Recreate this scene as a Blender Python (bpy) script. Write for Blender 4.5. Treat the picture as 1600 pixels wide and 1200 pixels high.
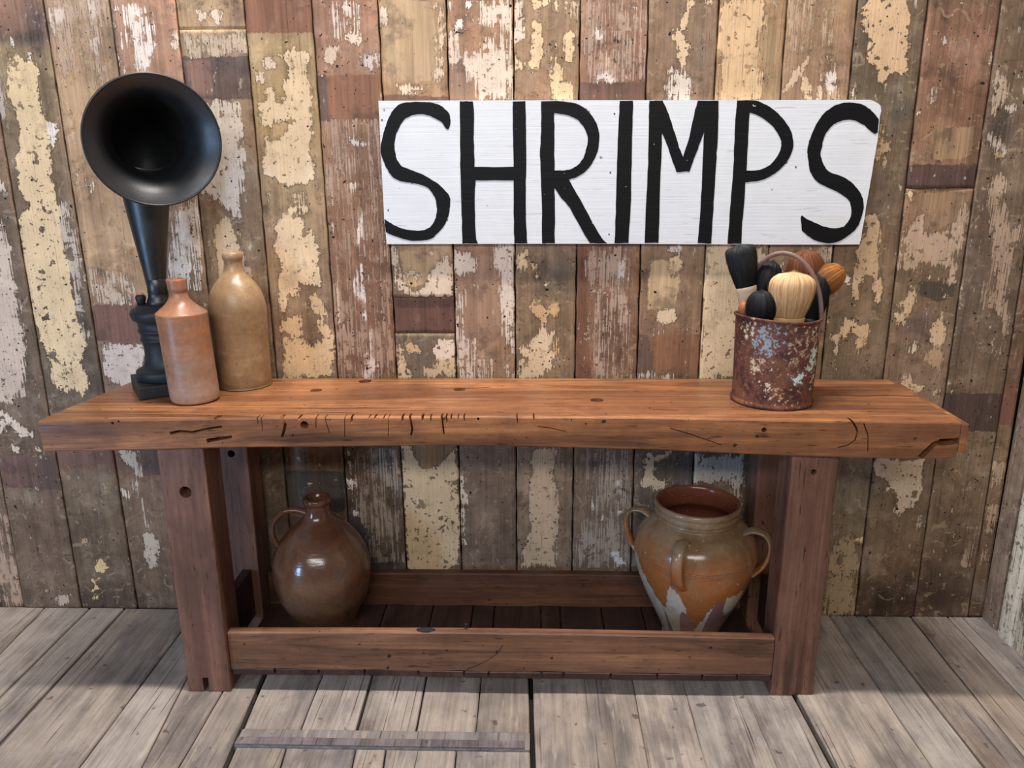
import bpy, bmesh, math, random
import numpy as np
from mathutils import Vector, Matrix
from mathutils.geometry import tessellate_polygon

for o in list(bpy.data.objects):
    bpy.data.objects.remove(o, do_unlink=True)
scene = bpy.context.scene
COL = scene.collection
random.seed(7)
RNG = np.random.default_rng(7)

# ------------------------------------------------------------------ camera
F = 1217.4; PITCH = .266535; YAW = .028817; ROLL = -.005412; DIST = 2.4; CAMH = 1.478
_cp, _sp = math.cos(PITCH), math.sin(PITCH)
c_f = np.array([-math.sin(YAW) * _cp, math.cos(YAW) * _cp, -_sp])
_r = np.cross(c_f, [0, 0, 1]); _r /= np.linalg.norm(_r); _u = np.cross(_r, c_f)
c_r = math.cos(ROLL) * _r + math.sin(ROLL) * _u
c_u = -math.sin(ROLL) * _r + math.cos(ROLL) * _u
c_o = np.array([0, -DIST, CAMH])
cam_d = bpy.data.cameras.new('camera'); cam = bpy.data.objects.new('camera', cam_d); COL.objects.link(cam)
cam_d.sensor_fit = 'HORIZONTAL'; cam_d.sensor_width = 36; cam_d.lens = 36 * F / 1600
cam_d.clip_start = .05
m = Matrix.Identity(4)
for i in range(3):
    m[i][0], m[i][1], m[i][2], m[i][3] = c_r[i], c_u[i], -c_f[i], c_o[i]
cam.matrix_world = m
scene.camera = cam

def ray(x, y): return c_r * (x - 800) / F + c_u * (600 - y) / F + c_f
def on_y(x, y, Y):
    d = ray(x, y); return c_o + d * ((Y - c_o[1]) / d[1])
def on_z(x, y, Z):
    d = ray(x, y); return c_o + d * ((Z - c_o[2]) / d[2])

# ------------------------------------------------------------------ light
world = bpy.data.worlds.new('room_air'); scene.world = world
world.use_nodes = True
world.node_tree.nodes['Background'].inputs[0].default_value = (.93, .96, 1.0, 1)
world.node_tree.nodes['Background'].inputs[1].default_value = .065
def area(name, loc, target, sx, sy, power, color):
    d = bpy.data.lights.new(name, 'AREA'); d.shape = 'RECTANGLE'; d.size = sx; d.size_y = sy
    d.energy = power; d.color = color
    o = bpy.data.objects.new(name, d); COL.objects.link(o)
    o.location = loc
    o.rotation_euler = (Vector(target) - Vector(loc)).to_track_quat('-Z', 'Y').to_euler()
    return o
# ceiling light strip above the bench, shop window row behind the camera, a small bluish window front left
area('ceiling_lamp_light', (-.25, -.66, 4.2), (-.25, -.50, 0), 1.9, .12, 145, (1.0, .95, .89))
area('shop_window_light', (-.6, -4.6, 3.05), (-.3, 0, 1.0), 3.2, .45, 90, (.97, .985, 1.0))
area('side_door_light', (-2.75, -2.70, .80), (-.7, -.3, .3), .34, .80, 34, (.38, .62, 1.0))
scene.view_settings.view_transform = 'Standard'
scene.view_settings.look = 'None'
scene.view_settings.exposure = 0.20
scene.view_settings.gamma = 1.0
scene.view_settings.use_curve_mapping = False

# ------------------------------------------------------------------ helpers
def lin(c):
    c = c / 255.0
    return c / 12.92 if c <= .04045 else ((c + .055) / 1.055) ** 2.4
def S(r, g, b, a=1): return (lin(r), lin(g), lin(b), a)

def link(name, me, mat=None, parent=None, smooth=False):
    o = bpy.data.objects.new(name, me); COL.objects.link(o)
    if mat: me.materials.append(mat)
    if parent: o.parent = parent
    if smooth:
        me.polygons.foreach_set('use_smooth', [True] * len(me.polygons))
    return o
def mesh(name, v, f, mat=None, parent=None, smooth=False):
    me = bpy.data.meshes.new(name)
    me.from_pydata([tuple(float(t) for t in p) for p in v], [], f); me.update()
    return link(name, me, mat, parent, smooth)
def from_bm(name, bm, mat=None, parent=None, smooth=False):
    bmesh.ops.recalc_face_normals(bm, faces=bm.faces)
    me = bpy.data.meshes.new(name); bm.to_mesh(me); bm.free()
    return link(name, me, mat, parent, smooth)
def tag(o, label, cat, group=None):
    o['label'] = label; o['category'] = cat
    if group: o['group'] = group
    return o
def empty(name, loc):
    o = bpy.data.objects.new(name, None); COL.objects.link(o); o.location = loc
    o.empty_display_size = .05
    return o
def structure(o): o['kind'] = 'structure'; return o
def put(child, parent):
    """parent without moving (parents are unrotated empties)"""
    child.parent = parent
    child.matrix_parent_inverse = Matrix.Translation(-Vector(parent.location))
    return child

def box_bm(bm, a, b):
    x0, y0, z0 = a; x1, y1, z1 = b
    vs = [bm.verts.new(p) for p in ((x0,y0,z0),(x1,y0,z0),(x1,y1,z0),(x0,y1,z0),(x0,y0,z1),(x1,y0,z1),(x1,y1,z1),(x0,y1,z1))]
    for q in ((0,3,2,1),(4,5,6,7),(0,1,5,4),(1,2,6,5),(2,3,7,6),(3,0,4,7)):
        bm.faces.new([vs[i] for i in q])
    return vs
def bevel_all(bm, w, seg=2):
    bmesh.ops.bevel(bm, geom=list(bm.edges), offset=w, segments=seg, profile=.6, affect='EDGES', clamp_overlap=True)
def prism(bm, poly, axis_vec, depth):
    """poly: list of 3D points, extruded along axis_vec*depth"""
    d = Vector(axis_vec) * depth
    a = [bm.verts.new(Vector(p)) for p in poly]; b = [bm.verts.new(Vector(p) + d) for p in poly]
    n = len(poly)
    bm.faces.new(a); bm.faces.new(b[::-1])
    for i in range(n): bm.faces.new((a[i], b[i], b[(i+1) % n], a[(i+1) % n]))
def cyl_bm(bm, p, axis, r, length, n=20):
    ax = Vector(axis).normalized(); t = ax.orthogonal().normalized(); u = ax.cross(t)
    prism(bm, [Vector(p) + (t*math.cos(2*math.pi*i/n) + u*math.sin(2*math.pi*i/n))*r for i in range(n)], ax, length)

def lathe(name, prof, mat, parent=None, seg=72, closed_bottom=True, wob=0, squash=(1, 1), shear=(0, 0), seed=0):
    """prof: (r,z) from bottom up (may turn inside); object-space, at parent's origin"""
    rg = np.random.default_rng(seed); ph = rg.uniform(0, 6.28, 6)
    v = []; f = []
    for k, (r, z) in enumerate(prof):
        for i in range(seg):
            a = 2*math.pi*i/seg
            rr = r * (1 + wob*(math.sin(2*a+ph[0]+z*6)+.6*math.sin(3*a+ph[1]-z*9)))
            v.append((rr*math.cos(a)*squash[0] + shear[0]*z, rr*math.sin(a)*squash[1] + shear[1]*z, z))
    n = len(prof)
    for k in range(n-1):
        for i in range(seg):
            j = (i+1) % seg
            f.append((k*seg+i, k*seg+j, (k+1)*seg+j, (k+1)*seg+i))
    if closed_bottom: f.append(tuple(reversed(range(seg))))
    me = bpy.data.meshes.new(name); me.from_pydata(v, [], f); me.update()
    return link(name, me, mat, parent, True)
def spline(pts, n):
    """catmull-rom through pts (tuples), n samples per span"""
    P = [np.array(p, float) for p in pts]; P = [2*P[0]-P[1]] + P + [2*P[-1]-P[-2]]
    out = []
    for i in range(1, len(P)-2):
        for k in range(n):
            t = k/n
            out.append(.5*((2*P[i]) + (-P[i-1]+P[i+1])*t + (2*P[i-1]-5*P[i]+4*P[i+1]-P[i+2])*t*t + (-P[i-1]+3*P[i]-3*P[i+1]+P[i+2])*t**3))
    out.append(P[-2])
    return out
def sweep(name, path, rad, mat, parent=None, seg=16, flat=1.0, ref=(0, 0, 1), caps=True):
    """tube along path; rad list or float; flat scales the binormal side"""
    v = []; f = []; n = len(path); P = [Vector(p) for p in path]
    t0 = None; side = None
    for i, p in enumerate(P):
        t = (P[min(i+1, n-1)] - P[max(i-1, 0)]).normalized()
        if side is None:
            side = t.cross(Vector(ref))
            if side.length < 1e-3: side = t.orthogonal()
            side.normalize()
        else:
            side = (side - t*side.dot(t)).normalized()
        up = side.cross(t)
        r = rad[i] if hasattr(rad, '__len__') else rad
        for k in range(seg):
            a = 2*math.pi*k/seg
            v.append(p + side*(math.cos(a)*r) + up*(math.sin(a)*r*flat))
    for i in range(n-1):
        for k in range(seg):
            j = (k+1) % seg
            f.append((i*seg+k, i*seg+j, (i+1)*seg+j, (i+1)*seg+k))
    if caps:
        f.append(tuple(reversed(range(seg)))); f.append(tuple((n-1)*seg+k for k in range(seg)))
    return mesh(name, v, f, mat, parent, True)

def poly_sd(P, poly):
    """signed distance (positive inside) of points P (N,2) to a polygon"""
    poly = np.asarray(poly, float); n = len(poly)
    d = np.full(len(P), 1e9); ins = np.zeros(len(P), bool)
    for i in range(n):
        a = poly[i]; b = poly[(i+1) % n]; ab = b-a; L = max(ab @ ab, 1e-12)
        t = np.clip(((P-a) @ ab)/L, 0, 1); q = P - (a + t[:, None]*ab)
        d = np.minimum(d, np.einsum('ij,ij->i', q, q))
        c = (a[1] > P[:, 1]) != (b[1] > P[:, 1])
        if c.any():
            xi = a[0] + (P[:, 1]-a[1])*(b[0]-a[0])/((b[1]-a[1]) if abs(b[1]-a[1]) > 1e-12 else 1e-12)
            ins ^= c & (P[:, 0] < xi)
    d = np.sqrt(d)
    return np.where(ins, d, -d)
def fattr(me, name, vals):
    a = me.attributes.new(name, 'FLOAT', 'POINT'); a.data.foreach_set('value', np.asarray(vals, np.float32))
def cattr(me, name, vals):
    a = me.attributes.new(name, 'FLOAT_COLOR', 'POINT'); a.data.foreach_set('color', np.asarray(vals, np.float32).ravel())

# ------------------------------------------------------------------ node building
class NT:
    def __init__(self, name):
        self.m = bpy.data.materials.new(name); self.m.use_nodes = True
        self.t = self.m.node_tree; self.b = self.t.nodes['Principled BSDF']
        self.tc = self.t.nodes.new('ShaderNodeTexCoord'); self.oi = self.t.nodes.new('ShaderNodeObjectInfo')
        self._co = None
    def L(self, a, b): self.t.links.new(a, b)
    def val(self, sock, x):
        if isinstance(x, bpy.types.NodeSocket): self.L(x, sock)
        elif x is not None: sock.default_value = x
    def co(self, rnd=True):
        if self._co is None:
            a = self.t.nodes.new('ShaderNodeVectorMath'); a.operation = 'SCALE'
            c = self.t.nodes.new('ShaderNodeCombineXYZ')
            for i in range(3): self.L(self.oi.outputs['Random'], c.inputs[i])
            self.L(c.outputs[0], a.inputs[0]); a.inputs['Scale'].default_value = 23.7 if rnd else 0
            s = self.t.nodes.new('ShaderNodeVectorMath'); s.operation = 'ADD'
            self.L(self.tc.outputs['Object'], s.inputs[0]); self.L(a.outputs[0], s.inputs[1])
            self._co = s.outputs[0]
        return self._co
    def map(self, scale, vec=None):
        n = self.t.nodes.new('ShaderNodeMapping'); n.inputs['Scale'].default_value = scale
        self.L(vec or self.co(), n.inputs['Vector']); return n.outputs[0]
    def noise(self, scale, detail=4, rough=.55, vec=None, dist=0):
        n = self.t.nodes.new('ShaderNodeTexNoise')
        if hasattr(scale, '__len__'):
            self.L(self.map(scale, vec), n.inputs['Vector']); n.inputs['Scale'].default_value = 1
        else:
            self.L(vec or self.co(), n.inputs['Vector']); n.inputs['Scale'].default_value = scale
        n.inputs['Detail'].default_value = detail; n.inputs['Roughness'].default_value = rough
        n.inputs['Distortion'].default_value = dist
        return n.outputs[0]
    def math(self, op, a, b=None, c=None, clamp=False):
        n = self.t.nodes.new('ShaderNodeMath'); n.operation = op; n.use_clamp = clamp
        self.val(n.inputs[0], a); self.val(n.inputs[1], b); self.val(n.inputs[2], c); return n.outputs[0]
    def step(self, x, lo, hi, a=0., b=1., smooth=True):
        n = self.t.nodes.new('ShaderNodeMapRange'); n.interpolation_type = 'SMOOTHSTEP' if smooth else 'LINEAR'
        self.val(n.inputs['Value'], x); n.inputs['From Min'].default_value = lo; n.inputs['From Max'].default_value = hi
        n.inputs['To Min'].default_value = a; n.inputs['To Max'].default_value = b; return n.outputs[0]
    def mix(self, fac, a, b, mode='MIX'):
        n = self.t.nodes.new('ShaderNodeMix'); n.data_type = 'RGBA'; n.blend_type = mode
        self.val(n.inputs[0], fac); self.val(n.inputs[6], a); self.val(n.inputs[7], b); return n.outputs[2]
    def mul(self, col, f):
        n = self.t.nodes.new('ShaderNodeVectorMath'); n.operation = 'SCALE'
        self.val(n.inputs[0], col); self.val(n.inputs['Scale'], f); return n.outputs[0]
    def attr(self, name, col=False):
        n = self.t.nodes.new('ShaderNodeAttribute'); n.attribute_name = name
        return n.outputs['Color'] if col else n.outputs['Fac']
    def bump(self, h, dist, strength=1.0, prev=None):
        n = self.t.nodes.new('ShaderNodeBump'); n.inputs['Distance'].default_value = dist; n.inputs['Strength'].default_value = strength
        self.L(h, n.inputs['Height'])
        if prev: self.L(prev, n.inputs['Normal'])
        return n.outputs[0]
    def out(self, col, rough=.6, normal=None, metal=0, spec=.5):
        self.val(self.b.inputs['Base Color'], col); self.val(self.b.inputs['Roughness'], rough)
        self.b.inputs['Metallic'].default_value = metal; self.b.inputs['Specular IOR Level'].default_value = spec
        if normal: self.L(normal, self.b.inputs['Normal'])
        return self.m

def painted_board_material(name, gscale=(130, 130, 3.2), sscale=(190, 190, 6)):
    n = NT(name)
    grain = n.noise(gscale, 5, .65)
    wide = n.noise((26, 26, 1.3), 4, .6)
    mott = n.noise(9, 8, .68)
    fine = n.noise(75, 4, .6)
    spot = n.noise(130, 2, .5)
    base = n.attr('basecol', True)
    big = n.noise(3.2, 5, .6)
    f = n.math('ADD', n.math('MULTIPLY_ADD', grain, .85, .05), n.math('MULTIPLY_ADD', wide, 1.15, -.48))
    f = n.math('ADD', f, n.math('MULTIPLY_ADD', mott, 1.5, -.34))
    base = n.mul(base, n.math('MULTIPLY', f, 1.22))
    # dusty film and dark grime lying in the mottling
    base = n.mix(n.step(mott, .50, .70, 0, .38), base, S(158, 142, 124))
    base = n.mix(n.step(n.noise(13, 7, .72), .54, .70, 0, .62), base, S(58, 46, 40))
    base = n.mix(n.step(big, .52, .70, 0, .35), base, S(70, 56, 50))
    # crisp islands of older coats
    base = n.mix(n.step(n.noise(11, 9, .68, dist=.9), .545, .552, 0, .42), base, n.mul(base, 1.45))
    base = n.mix(n.step(n.noise(14, 9, .68, dist=.9), .405, .398, 0, .45), base, n.mul(base, .55))
    base = n.mix(n.step(n.noise(24, 7, .66, dist=1.2), .60, .607, 0, .5), base, S(172, 152, 124))
    # middle layer: bare wood bands, old tan coats
    ms = n.math('ADD', n.attr('midsd'), n.math('MULTIPLY_ADD', fine, .022, -.011))
    mm = n.step(ms, -.0015, .002)
    mcol = n.mul(n.attr('midcol', True), n.math('ADD', n.math('MULTIPLY_ADD', grain, .95, .0), n.math('MULTIPLY_ADD', wide, 1.6, -.14)))
    mcol = n.mix(n.step(mott, .50, .66, 0, .55), mcol, S(66, 52, 48))
    mcol = n.mix(n.step(n.noise(17, 6, .7), .56, .72, 0, .4), mcol, S(160, 132, 106))
    col = n.mix(mm, base, mcol)
    # paint layer
    stk = n.attr('pstk'); psd = n.attr('psd')
    e = n.math('MULTIPLY_ADD', n.noise(20, 9, .68, dist=.7), .075, -.0375)
    e = n.math('ADD', e, n.math('MULTIPLY_ADD', fine, .024, -.012))
    s = n.math('MULTIPLY', n.math('ADD', n.math('MULTIPLY_ADD', n.noise(sscale, 6, .66), .26, -.13), n.math('MULTIPLY_ADD', mott, .16, -.08)), stk)
    s = n.math('MULTIPLY', s, n.step(psd, -.014, -.004))
    v = n.math('ADD', n.math('ADD', psd, e), s)
    # chips knocked out of the paint
    chip = n.math('MAXIMUM', n.step(n.noise(52, 3, .5), .635, .67), n.step(spot, .69, .73))
    chip = n.math('MAXIMUM', chip, n.step(n.noise(19, 5, .6), .635, .66))
    v = n.math('SUBTRACT', v, n.math('MULTIPLY', chip, .12))
    pm = n.step(v, -.0012, .0012)
    pcol = n.mul(n.attr('pcol', True), n.math('ADD', n.math('MULTIPLY_ADD', mott, .75, .54), n.math('MULTIPLY_ADD', grain, .40, -.04)))
    pcol = n.mix(n.step(n.noise(26, 6, .72), .52, .70, 0, .5), pcol, S(158, 132, 104))
    pcol = n.mix(n.step(n.noise(8, 6, .7), .55, .72, 0, .45), pcol, S(150, 128, 104))
    # stray flecks
    fl = n.math('MULTIPLY', n.step(n.noise((60, 60, 34), 4, .6), .655, .68), n.step(n.noise(5, 3, .6), .44, .56))
    col = n.mix(n.math('MULTIPLY', fl, .8), col, S(196, 182, 160))
    edge = n.math('MULTIPLY', n.step(v, -.007, -.0005), n.math('SUBTRACT', 1.0, pm))
    col = n.mix(n.math('MULTIPLY', edge, .5), col, S(60, 46, 38))
    col = n.mix(pm, col, pcol)
    # fine checks along the grain, nail holes and wormholes
    col = n.mix(n.step(n.noise((230, 230, 4), 3, .5), .67, .72, 0, .45), col, S(52, 40, 34))
    hole = n.math('MAXIMUM', n.step(n.noise(95, 1, .4), .735, .755), n.step(n.noise(42, 1, .4), .79, .80))
    col = n.mix(hole, col, S(30, 23, 20))
    h = n.math('ADD', n.math('MULTIPLY', pm, .9), n.math('MULTIPLY', grain, .9))
    h = n.math('ADD', h, n.math('MULTIPLY', mott, .6))
    nb = n.bump(h, .0030, .9)
    return n.out(col, n.step(pm, 0, 1, .62, .55, False), nb, 0, .3)

def floor_material():
    n = NT('floor_wood')
    tone = n.oi.outputs['Color']
    grain = n.noise((120, 3.0, 120), 6, .68)
    wide = n.noise((22, 1.1, 22), 5, .6, dist=.6)
    mott = n.noise(6, 7, .65)
    f = n.math('ADD', n.math('MULTIPLY_ADD', grain, .85, .10), n.math('MULTIPLY_ADD', wide, 1.0, -.26))
    f = n.math('ADD', f, n.math('MULTIPLY_ADD', mott, 1.0, -.46))
    col = n.mul(tone, f)
    bl = n.noise((7, 2.2, 7), 6, .66)
    col = n.mix(n.step(bl, .48, .64, 0, .6), col, n.mul(S(112, 105, 106)[:3], f))
    col = n.mix(n.step(n.noise((9, 3, 9), 6, .7), .55, .70, 0, .5), col, n.mul(S(128, 104, 88)[:3], f))
    col = n.mix(n.step(n.noise((46, 5, 46), 6, .66), .56, .70, 0, .6), col, S(186, 172, 156))
    col = n.mix(n.step(n.noise((150, 2.2, 150), 3, .5), .63, .70, 0, .8), col, S(62, 53, 50))
    col = n.mix(n.step(n.noise(26, 3, .5), .66, .73, 0, .7), col, S(72, 60, 55))
    nb = n.bump(n.math('ADD', grain, n.math('MULTIPLY', wide, .6)), .0022, .8)
    return n.out(col, n.step(mott, .3, .7, .5, .72, False), nb, 0, .3)

def wood_material(name, axis, base, dark, light, rough=.42, dscale=1.0):
    n = NT(name)
    a, l = 70*dscale, 2.4
    sc = [a, a, a]; sc[axis] = l
    sw = [9, 9, 9]; sw[axis] = .8
    sp = [150, 150, 150]; sp[axis] = 16
    g = n.noise(sc, 6, .66, dist=.4); w = n.noise(sw, 5, .6, dist=1.2); mt = n.noise(7, 6, .6)
    sk = [13, 13, 13]; sk[axis] = .9
    col = n.mix(n.step(w, .38, .62), dark, light)
    col = n.mix(n.step(g, .38, .62, .15, .7), base, col)
    col = n.mix(n.step(mt, .50, .70, 0, .55), col, n.mul(dark[:3], .7))
    col = n.mix(n.step(n.noise(sk, 6, .62, dist=.8), .53, .66, 0, .7), col, n.mul(dark[:3], .62))
    col = n.mul(col, n.math('MULTIPLY_ADD', g, 1.1, .45))
    col = n.mul(col, n.math('MULTIPLY_ADD', n.noise(3.5, 6, .65), 2.0, .05))
    col = n.mix(n.step(n.noise(sp, 3, .5), .63, .72, 0, .7), col, S(34, 22, 17))
    col = n.mix(n.step(n.noise(48, 2, .5), .71, .75, 0, .9), col, S(28, 19, 15))
    nb = n.bump(n.math('ADD', g, n.math('MULTIPLY', mt, .8)), .0016, .7)
    return n.out(col, n.math('MULTIPLY_ADD', mt, .3, rough-.15), nb, 0, .4)

M_PAINT = painted_board_material('flaking_painted_board')
M_FLOOR = floor_material()
RW_BASE, RW_DARK, RW_LIGHT = S(122, 76, 50), S(74, 42, 28), S(158, 98, 58)
M_TOP = wood_material('bench_top_wood', 0, S(138, 90, 60), S(88, 54, 38), S(176, 118, 74), .38)
M_LEG = wood_material('bench_leg_wood', 2, S(118, 82, 66), S(84, 56, 46), S(136, 96, 78), .42)
M_RAIL = wood_material('bench_rail_wood', 0, S(122, 84, 62), S(86, 58, 44), S(146, 104, 76), .46)
M_SHADED_RAIL = wood_material('shaded_rail_wood', 0, S(96, 62, 44), S(60, 38, 28), S(118, 78, 54), .46)  # rail wood darkened in colour to stand in for shade under the top
M_SHELF = wood_material('shelf_wood', 1, S(66, 45, 39), S(42, 28, 25), S(78, 54, 46), .5)  # shelf and side rail colour also darkened for the shade in there
def plain(name, col, rough=.7, metal=0, var=.35, scale=30, bump=.0006):
    n = NT(name); q = n.noise(scale, 5, .6)
    c = n.mul(col[:3], n.math('MULTIPLY_ADD', q, 2*var, 1-var))
    return n.out(c, rough, n.bump(q, bump, .6), metal, .4)
M_VOID = plain('dark_backing', S(26, 20, 18), .9)

# ================================================================== BACK WALL
# seams between the boards: two points each, as seen on the wall plane
SEAMS = [((-238,0),(-60,945)), ((-135,0),(37,945)), ((-32,0),(127,945)), ((66,0),(214,945)), ((170,0),(300,945)), ((273,0),(382,945)),
         ((380,0),(463,945)), ((486,0),(553,945)), ((590,0),(638,945)), ((697,0),(723,945)), ((802,0),(808,945)), ((907,0),(893,945)),
         ((1014,0),(984,945)), ((1124,0),(1072,945)), ((1231,0),(1160,945)), ((1341,0),(1248,945)), ((1451,0),(1338,945)), ((1565,0),(1430,945)),
         ((1664,0),(1516,945)), ((1690,0),(1540,945)),
         ((-444,0),(-252,945)), ((-341,0),(-156,945)), ((-238,0),(-60,945))]
ZTOP = 2.6
def wall2(x, y):
    p = on_y(x, y, 0); return (p[0], p[2])
def seam_x(s):
    (a, b), (c, d) = wall2(*s[0]), wall2(*s[1])
    return lambda z: a + (z-b)*(c-a)/(d-b)
SX = [seam_x(s) for s in SEAMS]
# background tone of each column from top to bottom, with light falloff at right and shade at foot mixed in: (y in the photo, r, g, b)
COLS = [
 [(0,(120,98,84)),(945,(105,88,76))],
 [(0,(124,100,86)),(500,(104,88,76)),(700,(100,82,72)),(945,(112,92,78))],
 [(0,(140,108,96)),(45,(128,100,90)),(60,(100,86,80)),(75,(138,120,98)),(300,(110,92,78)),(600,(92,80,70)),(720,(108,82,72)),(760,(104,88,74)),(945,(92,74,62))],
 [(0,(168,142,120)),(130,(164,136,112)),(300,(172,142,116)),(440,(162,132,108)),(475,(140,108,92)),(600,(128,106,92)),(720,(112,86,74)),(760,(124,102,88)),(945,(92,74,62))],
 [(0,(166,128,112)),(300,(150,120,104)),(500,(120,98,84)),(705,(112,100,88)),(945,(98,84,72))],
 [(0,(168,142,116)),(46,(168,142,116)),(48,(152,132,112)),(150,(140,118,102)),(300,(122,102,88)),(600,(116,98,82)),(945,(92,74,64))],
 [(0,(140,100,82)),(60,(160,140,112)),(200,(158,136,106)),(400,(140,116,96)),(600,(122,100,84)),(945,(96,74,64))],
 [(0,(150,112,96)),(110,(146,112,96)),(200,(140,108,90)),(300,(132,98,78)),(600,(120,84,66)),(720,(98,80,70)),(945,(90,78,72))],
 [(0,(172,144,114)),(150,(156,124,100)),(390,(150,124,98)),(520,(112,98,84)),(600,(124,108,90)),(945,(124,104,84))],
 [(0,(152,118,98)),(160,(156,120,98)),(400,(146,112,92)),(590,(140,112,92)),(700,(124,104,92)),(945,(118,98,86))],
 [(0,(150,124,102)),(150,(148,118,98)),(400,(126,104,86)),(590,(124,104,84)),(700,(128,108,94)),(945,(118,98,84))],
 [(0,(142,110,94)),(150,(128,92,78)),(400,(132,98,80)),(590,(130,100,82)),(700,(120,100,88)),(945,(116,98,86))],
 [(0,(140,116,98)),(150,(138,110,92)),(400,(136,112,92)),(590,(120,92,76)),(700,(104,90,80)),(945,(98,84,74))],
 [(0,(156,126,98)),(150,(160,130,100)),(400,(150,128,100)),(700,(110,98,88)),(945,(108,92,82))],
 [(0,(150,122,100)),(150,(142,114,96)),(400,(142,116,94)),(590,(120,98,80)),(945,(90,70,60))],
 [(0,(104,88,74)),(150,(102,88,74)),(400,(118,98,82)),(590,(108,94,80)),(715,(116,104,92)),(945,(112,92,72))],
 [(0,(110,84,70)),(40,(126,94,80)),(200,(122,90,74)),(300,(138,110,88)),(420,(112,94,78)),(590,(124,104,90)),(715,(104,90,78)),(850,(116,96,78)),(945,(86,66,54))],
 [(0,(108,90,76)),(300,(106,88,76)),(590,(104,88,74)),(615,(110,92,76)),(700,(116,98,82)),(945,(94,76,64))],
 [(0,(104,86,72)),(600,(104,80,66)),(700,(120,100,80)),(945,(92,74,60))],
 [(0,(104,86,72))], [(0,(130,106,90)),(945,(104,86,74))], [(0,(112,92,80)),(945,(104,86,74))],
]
CR=(226,200,150); CW=(216,200,176); WH=(228,220,208); TN=(184,150,112); BR=(132,82,60); DB=(96,68,58); YL=(206,170,114); GW=(188,178,162)
O = {'A1':(0,0),'A2':(400,0),'A3':(800,0),'A4':(1200,0),'B1':(0,300),'B2':(400,300),'B3':(800,300),'B4':(1200,300),
     'C1':(0,600),'C2':(400,600),'C3':(800,600),'C4':(1200,600),'E1':(0,900),'E4':(1200,900)}
PX = None
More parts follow.
